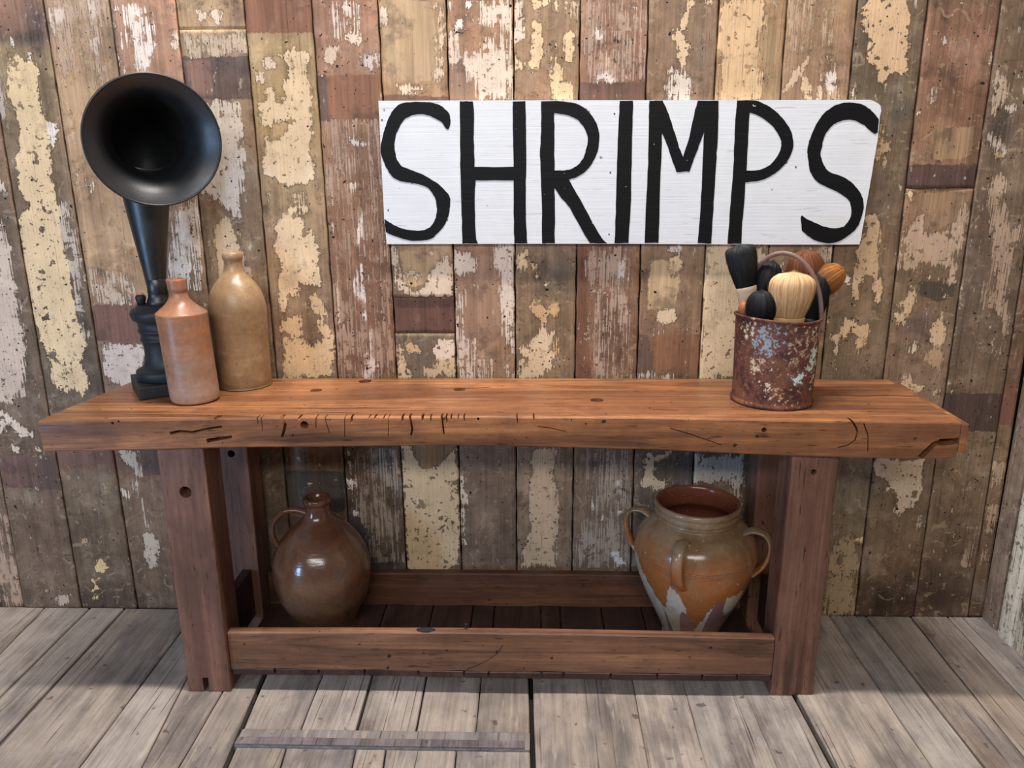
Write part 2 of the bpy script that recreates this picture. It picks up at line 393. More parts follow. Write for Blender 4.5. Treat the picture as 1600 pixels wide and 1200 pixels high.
# paint patches: (region, colour, streakiness, cap, polygon); region None = photo pixels
PAINT = [
 (PX,CR,.1,9,[(12,92),(24,82),(37,92),(45,101),(52,94),(60,110),(59,125),(65,160),(69,185),(73,212),(79,237),(81,262),(86,300),(92,335),(100,380),(108,410),(113,445),(120,490),(128,510),(137,540),(132,560),(125,572),(110,568),(82,572),(78,560),(65,545),(62,515),(54,500),(46,470),(37,435),(35,400),(32,365),(26,345),(38,332),(45,325),(42,315),(33,298),(25,250),(29,225),(31,200),(24,175),(16,155),(12,110)]),
 (PX,CR,.2,.012,[(80,572),(110,565),(130,570),(138,585),(142,602),(130,618),(118,604),(104,612),(88,602),(80,590)]),
 (PX,GW,.5,.01,[(100,315),(110,350),(122,375),(125,420),(130,440),(125,450),(108,425),(100,382),(95,345)]),
 (PX,GW,.4,.01,[(117,450),(127,475),(130,500),(140,520),(137,540),(130,525),(124,490)]),
 (PX,(206,188,166),.35,.03,[(0,345),(6,357),(10,375),(15,395),(18,420),(22,450),(32,462),(31,497),(37,525),(40,575),(40,600),(41,615),(25,622),(15,632),(0,625),(-60,625),(-60,345)]),
 (PX,CW,.1,9,[(-20,635),(0,640),(20,650),(30,665),(50,675),(52,682),(37,682),(22,672),(15,660),(5,680),(-20,680)]),
 (PX,CW,.1,9,[(20,697),(34,695),(33,707),(24,706)]), (PX,CW,.1,9,[(54,697),(62,697),(62,704)]),
 (PX,GW,.6,.01,[(-10,100),(4,150),(6,180),(-2,190),(-10,180)]), (PX,CW,.2,9,[(-10,270),(7,288),(6,300),(-10,302)]),
 (PX,WH,.1,9,[(17,60),(24,60),(25,68),(20,69)]), (PX,WH,.1,9,[(45,84),(51,83),(51,92),(47,92)]), (PX,WH,.1,9,[(73,193),(88,190),(90,215),(83,222),(74,205)]),
 # column 1
 (PX,(206,192,174),.5,.012,[(77,15),(100,10),(103,28),(90,36),(88,55),(82,30)]), (PX,(206,192,174),.6,.008,[(133,0),(150,0),(152,25),(140,28)]),
 (PX,(200,184,164),.6,.006,[(140,55),(158,62),(155,90),(142,80)]), (PX,(184,160,136),.6,.0,[(84,0),(160,0),(175,120),(165,150),(120,110),(95,120)]),
 (PX,CW,.2,9,[(112,262),(121,265),(121,286),(114,284)]), (PX,CW,.3,9,[(133,280),(145,290),(140,300),(134,290)]),
 (PX,(196,176,150),.5,.004,[(122,420),(200,430),(212,470),(180,475),(130,465)]), (PX,CW,.3,.02,[(182,468),(198,462),(206,474),(190,476)]),
 (PX,(208,194,180),.2,.03,[(162,540),(222,538),(226,550),(215,588),(205,602),(170,600),(160,575)]),
 (PX,(222,190,130),.1,9,[(155,872),(167,882),(162,893),(150,891)]), (PX,(222,190,130),.1,9,[(144,902),(152,906),(159,922),(145,925)]), (PX,(222,190,130),.1,9,[(146,930),(160,931),(158,935),(148,935)]),
 (PX,(190,160,124),.3,9,[(127,832),(135,840),(134,850),(129,848)]), (PX,(196,170,134),.3,9,[(150,838),(160,846),(156,848)]),
 # column 0 and -1 below the bench
 (PX,(176,148,122),.9,.004,[(0,805),(15,812),(20,837),(27,870),(36,905),(40,946),(-20,948),(-20,805)]), (PX,(186,164,144),.2,9,[(87,932),(110,928),(111,940),(92,944)]),
 (PX,(190,160,130),.3,9,[(68,918),(75,920),(73,926)]),
 # column 2
 (PX,WH,.2,9,[(172,8),(190,7),(185,18),(178,20)]), (PX,WH,.3,.02,[(172,15),(180,45),(180,75),(191,105),(192,120),(187,122),(183,100),(176,65)]),
 (PX,WH,.9,.018,[(197,12),(225,8),(237,25),(240,50),(235,87),(232,117),(212,115),(207,92),(212,82),(190,70),(192,55),(202,45),(197,30)]),
 (PX,WH,.2,9,[(260,7),(271,6),(271,16),(264,14)]), (PX,CW,.3,9,[(270,50),(276,50),(276,75),(272,75)]),
 (PX,(214,208,196),.8,.02,[(271,362),(277,322),(310,312),(312,365),(300,382),(297,405),(312,410),(312,422),(297,430),(302,447),(290,447),(287,440),(267,435)]),
 (PX,(214,208,196),.9,.004,[(290,380),(308,380),(312,450),(296,450)]),
 (PX,(198,186,168),.3,.02,[(190,705),(215,705),(222,745),(210,742),(203,728),(195,725)]), (PX,(196,182,160),.25,.02,[(225,835),(240,832),(247,850),(248,885),(235,892),(228,870)]),
 (PX,(196,184,164),.6,.006,[(206,752),(213,752),(234,815),(230,823)]), (PX,CW,.3,9,[(191,765),(206,775),(203,780),(193,778)]), (PX,GW,.4,.01,[(218,788),(224,790),(222,806)]),
 # column 3
 (PX,(210,202,188),.35,.03,[(298,163),(370,160),(376,180),(380,225),(379,290),(381,347),(372,346),(360,327),(335,312),(318,300),(300,280)]),
 (PX,(198,176,138),.2,.02,[(350,342),(370,347),(377,365),(370,380),(378,387),(386,405),(391,435),(384,439),(372,425),(350,430),(342,435),(340,405),(335,375),(337,355)]),
 (PX,CW,.3,.01,[(310,20),(318,22),(315,40)]), (PX,CW,.3,.01,[(332,22),(345,20),(340,34)]), (PX,(190,172,146),.4,.006,[(290,55),(380,52),(385,80),(300,88)]),
 # column 4
 ('A2',(222,202,164),.1,.02,[(160,340),(230,290),(310,330),(335,400),(320,480),(365,590),(350,680),(360,830),(330,900),(365,1000),(365,1080),(320,1150),(240,1160),(200,1200),(150,1110),(50,1080),(40,960),(60,870),(130,870),(180,820),(250,760),(240,720),(140,770),(90,810),(30,760),(15,650),(60,640),(70,560),(100,545),(120,580),(110,640),(165,640),(180,540),(215,470),(210,400)]),
 ('A2',CW,.1,9,[(45,400),(80,350),(130,410),(100,440),(60,430)]), ('A2',CW,.1,9,[(-10,460),(50,460),(50,520),(-10,525)]),
 ('B2',(224,198,152),.1,9,[(130,180),(180,130),(200,90),(250,80),(330,90),(350,150),(290,120),(230,150),(290,180),(300,270),(350,250),(385,400),(395,590),(270,580),(270,650),(200,660),(190,750),(150,750),(140,600),(160,480),(120,380),(105,280)]),
 ('B2',(216,186,136),.2,9,[(365,620),(440,750),(470,880),(485,1040),(475,1160),(185,1165),(170,1000),(155,790),(270,760),(290,900),(340,960),(420,910),(400,870),(390,790),(340,720)]),
 ('B2',CW,.1,9,[(50,0),(90,0),(80,40),(60,35)]), ('B2',(206,180,136),.3,.006,[(200,0),(300,0),(310,90),(220,80)]), ('B2',CR,.1,9,[(390,40),(410,40),(405,70)]),
 ('C2',(196,176,150),.1,9,[(330,615),(390,620),(390,640),(335,632)]),
 # column 5
 ('A2',(214,202,186),.9,.02,[(450,30),(560,0),(630,50),(640,180),(600,120),(550,100),(540,240),(500,250),(470,120)]), ('A2',(214,196,172),.1,9,[(550,225),(600,195),(660,240),(620,290),(580,270)]),
 ('A2',(206,184,156),.2,9,[(415,380),(430,310),(500,265),(540,290),(480,400)]), ('A2',(200,192,182),.3,.01,[(650,360),(760,330),(770,400),(720,460),(690,410)]), ('A2',WH,.1,9,[(395,450),(440,450),(420,490)]),
 ('A2',(172,146,124),1.0,-.004,[(410,770),(770,765),(790,1200),(425,1200)]), ('A2',(200,192,180),.3,.01,[(560,840),(610,860),(690,900),(680,925),(600,920)]), ('A2',CW,.3,9,[(580,1150),(640,1120),(650,1200),(600,1200)]),
 ('B2',(164,134,108),1.0,-.002,[(440,0),(780,0),(840,400),(870,1150),(520,1150),(470,500)]),
 ('B2',(222,212,198),.5,.012,[(600,590),(640,450),(640,200),(670,130),(660,300),(690,420),(690,680),(650,670),(620,640)]), ('B2',(216,196,162),.3,9,[(450,0),(465,0),(490,300),(472,310)]),
 ('B2',(210,184,146),.3,9,[(492,560),(508,560),(515,780),(542,850),(512,832)]), ('B2',(222,212,198),.4,9,[(690,270),(710,270),(710,310),(695,310)]), ('B2',WH,.5,.01,[(665,760),(705,760),(700,810),(670,800)]),
 ('B2',(212,196,176),.5,.012,[(690,1000),(720,830),(715,1010),(760,1090),(720,1155),(670,1155)]), ('B2',CR,.3,9,[(790,290),(815,300),(820,450),(800,460)]),
 ('C2',(206,200,188),.3,9,[(555,430),(580,420),(605,480),(590,560),(570,480)]), ('C2',WH,.2,9,[(570,590),(600,560),(625,640),(600,670),(575,640)]), ('C2',WH,.2,9,[(612,785),(632,790),(625,820)]),
 ('C2',(152,140,126),1.0,0,[(640,420),(900,420),(930,1100),(740,1100),(690,900),(620,700)]), ('C2',(190,160,124),.3,9,[(865,450),(890,430),(905,560),(890,600),(870,540)]), ('C2',WH,.2,9,[(830,500),(848,490),(848,520),(835,528)]),
 # column 6
 ('A2',(214,192,160),.3,.015,[(1060,20),(1110,0),(1170,10),(1180,150),(1170,420),(1190,480),(1130,510),(1100,480),(1140,400),(1130,280),(1150,120),(1130,60),(1080,60)]),
 ('A2',(218,196,162),.2,9,[(860,540),(960,530),(1090,540),(1000,585),(900,570)]), ('A2',CW,.3,.01,[(780,60),(810,40),(820,120),(790,160)]),
 ('B2',(212,192,160),.3,.014,[(850,335),(880,370),(920,520),(950,590),(1010,640),(980,650),(880,600),(860,480)]), ('B2',(220,202,172),.2,9,[(1080,500),(1130,440),(1200,400),(1230,470),(1230,648),(1000,648),(1000,620),(1080,570)]),
 ('B2',(214,196,156),.2,.01,[(930,500),(990,470),(1030,520),(990,560),(950,540)]), ('B2',CW,.3,.01,[(1060,375),(1100,385),(1080,410)]),
 ('B2',(218,190,144),.2,9,[(880,895),(930,930),(920,1000),(960,1100),(960,1160),(890,1160)]), ('B2',YL,.1,9,[(930,960),(980,930),(1030,1000),(940,1005)]),
 ('B2',(222,206,182),.1,9,[(1120,990),(1150,930),(1230,925),(1250,990),(1200,1050),(1130,1040)]), ('B2',(208,184,140),.2,.02,[(1130,1050),(1240,1050),(1250,1160),(1070,1160),(1040,1100),(1110,1090)]),
 ('C2',(212,186,140),.1,9,[(915,395),(960,395),(1040,520),(1080,530),(1150,500),(1210,440),(1250,395),(1270,700),(1272,1130),(1200,1165),(945,1165),(935,900),(925,800),(920,600)]),
 # column 7
 ('A2',WH,.2,9,[(1310,0),(1370,0),(1340,60),(1310,50)]), ('A2',WH,.1,9,[(1250,110),(1295,110),(1295,180),(1255,180)]), ('A2',WH,.1,9,[(1330,110),(1380,90),(1370,130)]),
 ('A2',(220,206,184),.7,.03,[(1410,20),(1590,0),(1590,640),(1380,640),(1380,560),(1340,530),(1320,400),(1290,350),(1430,310),(1450,240),(1490,270),(1530,220),(1560,170),(1470,150),(1410,140)]), ('A2',(214,198,176),.5,.02,[(1196,220),(1240,210),(1260,350),(1210,430),(1196,400)]), ('A2',WH,.3,9,[(1200,0),(1225,0),(1215,60),(1200,60)]),
 ('B2',(220,206,184),.3,9,[(1240,370),(1290,390),(1340,390),(1380,430),(1370,490),(1290,520),(1240,480)]), (PX,(216,204,184),.5,.02,[(772,385),(803,383),(805,560),(795,545),(785,525),(787,500),(780,475),(776,460),(780,440),(774,410)]),
 ('B2',(204,190,168),.9,.012,[(1246,600),(1300,620),(1300,740),(1270,760),(1290,930),(1360,930),(1370,1160),(1256,1160)]), ('B2',(200,186,166),.9,.008,[(1400,1060),(1470,1060),(1460,1160),(1390,1160)]), ('B2',(204,188,164),.6,.006,[(1570,1080),(1610,1060),(1610,1160),(1570,1160)]),
 (PX,(206,190,164),.2,9,[(720,738),(724,745),(728,778),(726,850),(722,850)]),
 # column 8
 ('A3',CR,.1,9,[(130,0),(290,0),(290,80),(200,30),(150,40)]), ('A3',(222,208,186),.5,.015,[(0,0),(70,0),(60,240),(10,260)]), ('A3',CR,.1,9,[(130,120),(190,150),(180,300),(170,420),(150,460),(90,420),(10,430),(10,340),(50,390),(110,370),(125,250)]),
 ('A3',CR,.1,9,[(340,220),(370,170),(390,210),(385,360),(350,385),(335,330)]), ('A3',CR,.15,9,[(260,260),(290,300),(290,380),(330,440),(320,490),(385,520),(380,640),(250,640),(245,480),(250,340)]), ('A3',(206,184,150),.4,.006,[(320,0),(400,0),(410,110),(340,100)]),
 ('B3',CR,.2,9,[(40,390),(100,370),(100,460),(60,510),(40,490)]), ('B3',CR,.1,9,[(110,450),(150,450),(185,550),(140,550)]), ('B3',(208,172,116),.2,9,[(120,720),(170,640),(200,730),(280,670),(290,770),(230,780),(200,830)]),
 ('B3',(214,194,154),.25,9,[(60,980),(150,900),(200,830),(230,900),(260,850),(280,870),(240,960),(260,1100),(200,1165),(50,1160),(50,1060),(100,1060)]), ('B3',YL,.2,9,[(240,930),(290,930),(280,1010),(250,990)]), ('B3',YL,.2,9,[(320,1020),(360,1020),(350,1050),(325,1045)]), ('B3',CW,.2,9,[(190,570),(215,570),(215,595)]),
 ('C3',(196,170,134),.25,9,[(120,410),(280,410),(250,560),(290,680),(290,900),(270,1140),(60,1140),(110,900),(110,700),(130,580)]), ('C3',WH,.2,9,[(355,430),(378,435),(375,460),(355,455)]),
 # column 9
 ('A3',(176,150,130),1.0,.002,[(480,20),(840,10),(840,480),(500,500),(470,300)]), ('A3',(224,216,208),.2,9,[(500,180),(550,170),(570,230),(540,270),(500,250)]), ('A3',WH,.2,9,[(720,10),(780,0),(800,50),(740,75)]), ('A3',(218,206,196),.3,.01,[(520,460),(600,440),(640,505),(520,510)]), ('A3',(208,186,156),.5,.01,[(570,290),(600,280),(600,420),(580,430)]),
 ('B3',(178,156,134),1.0,.006,[(470,350),(740,350),(720,520),(700,620),(740,800),(740,1165),(530,1165),(520,900),(480,600)]), ('B3',(220,210,198),.3,9,[(690,400),(725,400),(720,540),(660,560),(650,450)]), ('B3',(212,190,156),.3,9,[(700,740),(735,740),(730,800),(700,900)]),
 ('B3',WH,.2,9,[(455,900),(480,900),(480,935),(455,935)]), ('B3',(200,176,140),.2,9,[(462,780),(485,780),(480,900),(460,900)]), ('B3',(196,178,156),.4,.01,[(490,590),(540,590),(530,630),(490,640)]),
 ('C3',(162,148,132),1.0,.004,[(450,420),(720,420),(740,1140),(400,1140),(430,900),(480,780)]), ('C3',(206,202,198),.4,.012,[(470,680),(530,680),(530,800),(480,780)]), ('C3',WH,.1,9,[(650,780),(700,790),(690,830),(650,820)]), ('C3',WH,.2,9,[(540,820),(590,820),(580,860),(550,855)]), ('C3',(214,212,212),.2,9,[(610,1050),(660,1040),(710,1100),(730,1140),(650,1140)]), ('C3',(206,200,192),.3,9,[(650,590),(690,590),(680,700),(650,710)]),
 # column 10
 ('A3',(218,192,150),.1,9,[(1070,-10),(1260,-10),(1250,30),(1180,20),(1120,60),(1085,180),(1066,200),(1104,270),(1104,340),(1086,350),(1086,420),(1048,400),(1036,260),(1000,225),(1010,190),(1050,190),(1080,60)]), ('A3',(216,206,190),.3,9,[(990,440),(1050,430),(1115,430),(1120,540),(1105,640),(1000,640),(965,550)]), ('A3',(206,182,146),.5,.006,[(1180,0),(1290,0),(1285,50),(1240,30)]),
 ('B3',CR,.1,9,[(960,400),(1050,385),(1060,450),(1030,540),(1000,540),(980,450)]), ('B3',(220,214,204),.2,9,[(920,380),(1000,330),(1050,335),(1050,385),(940,392)]), ('B3',(216,196,156),.1,9,[(890,740),(1010,740),(1015,790),(960,825),(920,800)]), ('B3',(208,198,186),.4,.012,[(785,1135),(880,1125),(1000,1150),(990,1170),(785,1170)]), ('B3',(210,200,186),.4,9,[(870,870),(940,868),(930,890),(880,892)]), ('B3',CW,.3,9,[(1100,840),(1125,850),(1110,870)]),
 ('C3',(204,184,146),.2,.02,[(830,430),(990,425),(990,470),(900,480),(880,560),(960,600),(980,640),(880,700),(860,640),(800,660),(810,600),(840,500)]),
 # column 11
 ('A3',(214,182,134),.35,9,[(1310,-10),(1550,-10),(1590,120),(1530,260),(1550,420),(1555,640),(1310,640),(1300,440),(1290,300)]), (PX,(216,196,154),.35,.05,[(1100,380),(1198,380),(1185,592),(1089,592)]),
 ('C3',(196,190,176),.3,9,[(1135,440),(1440,440),(1450,640),(1380,640),(1320,600),(1290,620),(1135,615)]), ('C3',(190,178,150),.4,.02,[(1380,640),(1440,640),(1430,760),(1390,700)]),
 # column 12
 ('A4',(184,158,128),1.1,.002,[(150,0),(400,0),(380,260),(150,300)]), ('A4',WH,.3,9,[(350,470),(410,450),(430,480),(410,590),(380,590)]), ('A4',(210,184,146),.3,9,[(220,480),(270,560),(270,630),(220,630)]), ('A4',(214,192,160),.3,9,[(300,540),(340,500),(340,630),(300,630)]), ('A4',(206,180,146),.2,9,[(90,580),(250,350),(268,372),(140,540),(100,590)]), ('A4',(200,178,146),.3,.012,[(385,370),(405,360),(420,420),(400,420)]), ('A4',(190,164,132),.5,.012,[(340,560),(440,570),(430,630),(340,630)]),
 ('B4',(190,170,146),1.0,.004,[(220,340),(360,340),(350,520),(300,440)]), ('B4',(220,206,190),.2,9,[(50,450),(90,450),(95,530),(75,520)]), ('B4',(206,190,168),.3,9,[(380,340),(402,340),(398,410),(385,410)]),
 # column 13
 ('A4',(212,180,136),.1,9,[(620,-10),(860,-10),(870,60),(920,100),(860,150),(890,250),(870,370),(840,470),(810,430),(820,390),(740,490),(680,560),(670,480),(630,470),(620,370),(640,260),(620,200),(580,80)]), ('A4',(196,166,120),.2,9,[(690,770),(720,800),(740,880),(765,870),(755,950),(730,1050),(715,980),(680,1000)]), ('A4',CW,.2,9,[(518,570),(545,545),(540,640),(522,640)]), ('A4',GW,.5,.01,[(900,0),(930,0),(915,40)]),
 ('B4',(202,174,132),.15,9,[(620,170),(660,150),(690,190),(700,300),(690,400),(700,450),(690,620),(660,610),(650,530),(600,500),(580,560),(570,650),(540,740),(515,730),(520,560),(550,420),(540,380),(600,250)]), ('B4',(204,176,134),.2,9,[(460,780),(500,790),(560,820),(610,830),(625,860),(600,960),(550,980),(540,910),(510,860),(500,920),(450,910)]), ('B4',(200,182,154),.2,9,[(366,850),(400,890),(440,890),(440,980),(420,1110),(410,960),(375,880)]), ('B4',(192,168,126),.4,.012,[(430,1165),(520,1130),(540,1050),(570,980),(550,1080),(500,1165)]), ('B4',WH,.1,9,[(455,540),(490,510),(520,540),(500,590),(460,570)]), ('B4',CR,.2,9,[(660,660),(685,645),(680,680),(662,690)]),
 ('C4',(196,180,152),.1,9,[(670,490),(720,465),(975,475),(960,590),(940,680),(920,740),(930,790),(870,790),(825,830),(800,800),(800,720),(770,690),(810,650),(740,660),(760,620),(690,560)]), ('C4',(186,174,156),.3,9,[(905,900),(955,790),(970,860),(940,925)]),
 ('C4',(166,144,108),.3,9,[(390,1060),(440,960),(500,940),(540,980),(560,1060),(550,1210),(380,1210)]), (PX,(166,144,106),.35,.04,[(1293,895),(1338,895),(1333,962),(1288,962)]), ('C4',CR,.2,9,[(550,970),(610,960),(615,980),(560,990)]),
 # column 14
 ('A4',CR,.2,9,[(1280,900),(1310,895),(1300,960),(1285,950)]), ('A4',CW,.2,9,[(1380,330),(1400,325),(1392,395),(1382,385)]), ('A4',CW,.2,9,[(1322,710),(1340,705),(1330,760)]), ('A4',GW,.2,9,[(1080,245),(1100,240),(1100,268),(1085,268)]), ('A4',GW,.5,.008,[(1020,550),(1050,550),(1045,640),(1030,640)]), ('A4',CW,.2,9,[(915,720),(930,705),(928,740)]),
 ('B4',(186,162,134),.4,.016,[(850,250),(960,150),(960,250),(1020,270),(1130,230),(1150,190),(1230,80),(1255,90),(1230,280),(1170,420),(1160,560),(1100,600),(1060,550),(1150,540),(1130,480),(980,440),(950,430),(910,500),(840,515),(805,460),(840,380)]), ('B4',(204,180,142),.2,9,[(900,600),(930,650),(920,710),(870,740),(870,840),(810,820),(810,710),(870,680)]), ('B4',(206,178,138),.2,9,[(1030,830),(1100,750),(1110,830),(1100,950),(1040,980),(1020,920)]), ('B4',(216,202,180),.2,9,[(855,970),(900,930),(940,930),(930,980),(890,1015)]), ('B4',(180,152,116),.4,.015,[(980,1040),(1050,960),(1090,1000),(1080,1110),(1010,1080)]), ('B4',CR,.2,9,[(985,520),(1010,500),(1010,540),(985,560)]), ('B4',(196,170,130),.2,9,[(1090,610),(1120,570),(1110,650),(1090,660)]), ('B4',CR,.1,9,[(870,0),(910,0),(900,40)]),
 (PX,(204,176,134),.2,9,[(1410,590),(1418,584),(1420,595),(1431,603),(1441,606),(1441,614),(1427,610),(1413,602)]), (PX,(200,176,140),.3,9,[(1456,610),(1468,610),(1464,622),(1457,618)]),
 # column 15
 ('A4',(182,164,140),.4,.02,[(1410,530),(1440,450),(1490,480),(1500,580),(1460,640),(1410,715),(1385,700),(1400,600)]), ('A4',GW,.3,9,[(1490,680),(1540,655),(1545,680),(1500,695)]), ('A4',GW,.3,9,[(1550,200),(1600,150),(1610,180),(1570,205)]), ('A4',(184,162,134),.4,.02,[(1405,1130),(1440,1090),(1475,1110),(1470,1210),(1405,1210)]), ('A4',GW,.6,.008,[(1340,830),(1460,860),(1470,960),(1360,900)]), ('A4',(180,154,112),.3,9,[(1415,970),(1440,945),(1460,990),(1425,995)]),
 ('B4',(172,148,122),.55,.016,[(1390,-10),(1460,-10),(1450,60),(1490,130),(1490,240),(1520,300),(1560,215),(1590,215),(1570,330),(1510,360),(1510,500),(1490,680),(1490,940),(1440,1010),(1380,1005),(1470,930),(1470,830),(1420,680),(1400,500),(1390,300),(1400,200),(1380,90)]), ('B4',(166,142,116),.8,.006,[(1340,560),(1420,560),(1430,700),(1340,720)]),
 ('C4',(170,150,122),.7,.004,[(1250,900),(1310,900),(1300,1130),(1220,1130)]), ('C4',(168,148,120),.4,.01,[(1120,780),(1180,780),(1170,840),(1130,830)]),
 # narrow board in the corner
 ('C4',(178,154,120),.5,.012,[(1420,490),(1500,490),(1480,600),(1390,640),(1385,590)]), ('C4',(176,152,118),.5,.012,[(1360,760),(1450,740),(1440,860),(1400,940),(1360,930)]), ('C4',(176,152,118),.5,.012,[(1330,1060),(1400,1010),(1390,1080),(1330,1140),(1310,1140)]),
]
# middle layer with crisp edges: bare wood where battens sat, older coats
MID = [
 (PX,(132,88,74),[(143,476),(224,476),(222,536),(150,533)]), (PX,(116,82,72),[(88,704),(177,704),(180,725),(90,725)]), (PX,(112,80,70),[(2,714),(64,714),(66,762),(8,762)]), (PX,(92,70,62),[(58,712),(92,712),(96,766),(60,764)]),
 (PX,(112,84,74),[(217,700),(262,700),(266,742),(224,744)]),
 (PX,(104,84,80),[(276,90),(392,87),(398,155),(284,158)]), (PX,(136,98,86),[(292,96),(330,96),(334,148),(300,150)]),
 (PX,(140,90,68),[(380,-10),(488,-10),(490,51),(384,52)]), (PX,(146,94,68),[(494,117),(597,117),(598,190),(500,191)]), (PX,(104,80,74),[(494,117),(510,117),(515,190),(500,191)]),
 (PX,(186,152,114),[(596,0),(672,0),(684,60),(684,110),(676,125),(640,132),(604,118)]), (PX,(120,82,62),[(594,148),(700,150),(700,170),(594,170)]),
 ('B2',(186,150,108),[(895,370),(1130,350),(1150,430),(1090,480),(1060,560),(980,600),(930,560)]), (PX,(112,72,58),[(610,466),(714,466),(716,522),(612,522)]),
 ('A2',(158,120,98),[(1200,440),(1290,360),(1330,420),(1350,540),(1380,640),(1200,640)]), ('B2',(160,120,94),[(1300,400),(1490,380),(1500,600),(1540,900),(1400,1000),(1300,900)]),
 ('A3',(112,78,66),[(420,512),(848,512),(850,640),(420,640)]), ('A3',(52,40,36),[(638,190),(655,185),(660,245),(760,248),(762,280),(640,275)]), ('A3',(60,46,40),[(540,120),(610,155),(600,165),(545,140)]),
 ('B3',(124,78,56),[(398,335),(470,335),(475,900),(500,1170),(395,1170)]), ('B3',(190,158,116),[(870,430),(1050,420),(1050,560),(1010,740),(850,730),(850,600)]), ('B3',(138,92,62),[(870,892),(1180,888),(1165,1132),(885,1132)]), ('B3',(104,78,66),[(785,892),(855,892),(890,1132),(780,1132)]),
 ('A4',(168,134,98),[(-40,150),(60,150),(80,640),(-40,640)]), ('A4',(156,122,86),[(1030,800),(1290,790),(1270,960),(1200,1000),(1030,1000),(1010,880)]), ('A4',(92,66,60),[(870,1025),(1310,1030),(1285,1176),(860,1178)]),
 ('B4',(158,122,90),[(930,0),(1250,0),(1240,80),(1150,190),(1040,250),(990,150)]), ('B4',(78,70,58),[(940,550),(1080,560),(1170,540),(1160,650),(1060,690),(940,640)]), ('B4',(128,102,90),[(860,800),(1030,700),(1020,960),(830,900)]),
 (PX,(82,62,56),[(1464,614),(1574,614),(1568,674),(1464,674)]), ('C4',(128,82,66),[(1470,0),(1580,0),(1560,260),(1440,260)]),
 ('C2',(150,112,68),[(960,395),(1220,395),(1150,500),(1080,530),(1040,520)]), ('C3',(96,86,80),[(1020,440),(1130,440),(1125,620),(1000,620)]),
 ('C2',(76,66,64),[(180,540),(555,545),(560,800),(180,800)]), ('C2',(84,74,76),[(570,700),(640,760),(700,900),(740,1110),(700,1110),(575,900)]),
]
# soft stains, and painted shade along the foot of the wall (photo px centre, radii, colour, strength)
STAIN_SHADE = [((60,35),(22,30),(84,72,72),.8),((180,60),(8,60),(96,82,74),.7),((310,130),(15,20),(74,62,60),.6),((375,20),(20,20),(92,64,58),.6),((425,10),(40,14),(80,58,54),.7),((655,10),(10,12),(86,70,60),.8),
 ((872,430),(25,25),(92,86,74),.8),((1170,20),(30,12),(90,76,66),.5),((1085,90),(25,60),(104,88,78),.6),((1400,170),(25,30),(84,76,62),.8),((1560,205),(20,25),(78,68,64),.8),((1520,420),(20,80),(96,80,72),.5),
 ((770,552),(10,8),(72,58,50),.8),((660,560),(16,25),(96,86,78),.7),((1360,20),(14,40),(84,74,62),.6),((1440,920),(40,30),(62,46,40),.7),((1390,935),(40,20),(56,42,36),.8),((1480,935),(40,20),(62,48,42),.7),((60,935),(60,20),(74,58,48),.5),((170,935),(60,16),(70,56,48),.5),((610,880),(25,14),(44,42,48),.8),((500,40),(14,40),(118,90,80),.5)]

def dull(c, k=.80, t3=(1, 1, 1)):
    l = .3*c[0]+.59*c[1]+.11*c[2]; return tuple(min(250, max(0, (l+(t-l)*k)*g)) for t, g in zip(c, t3))
PAINT = [(r, dull(c, .82, (1.03, .985, .97)), st, cap, p) for r, c, st, cap, p in PAINT]
MID = [(r, dull(c, .72, (1.03, 1.0, .95)), p) for r, c, p in MID]
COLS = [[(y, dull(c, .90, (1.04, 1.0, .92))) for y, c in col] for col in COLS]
def to_wall(reg, poly):
    if reg: ox, oy = O[reg]; poly = [(ox+a/4, oy+b/4) for a, b in poly]
    return np.array([wall2(a, b) for a, b in poly])
def prep(lst):
    out = []
    for it in lst:
        W = to_wall(it[0], it[-1]); out.append((W, W.mean(0), it))
    return out
PW, MW = prep(PAINT), prep(MID)
SW = [(np.array(wall2(*c)), np.array([rx/490, ry/470]), np.array([lin(t) for t in col]), s) for c, (rx, ry), col, s in STAIN_SHADE]

bm = bmesh.new(); box_bm(bm, (-2.32, .024, -.02), (1.65, .10, ZTOP)); wall_back = structure(from_bm('wall_back', bm, M_VOID))

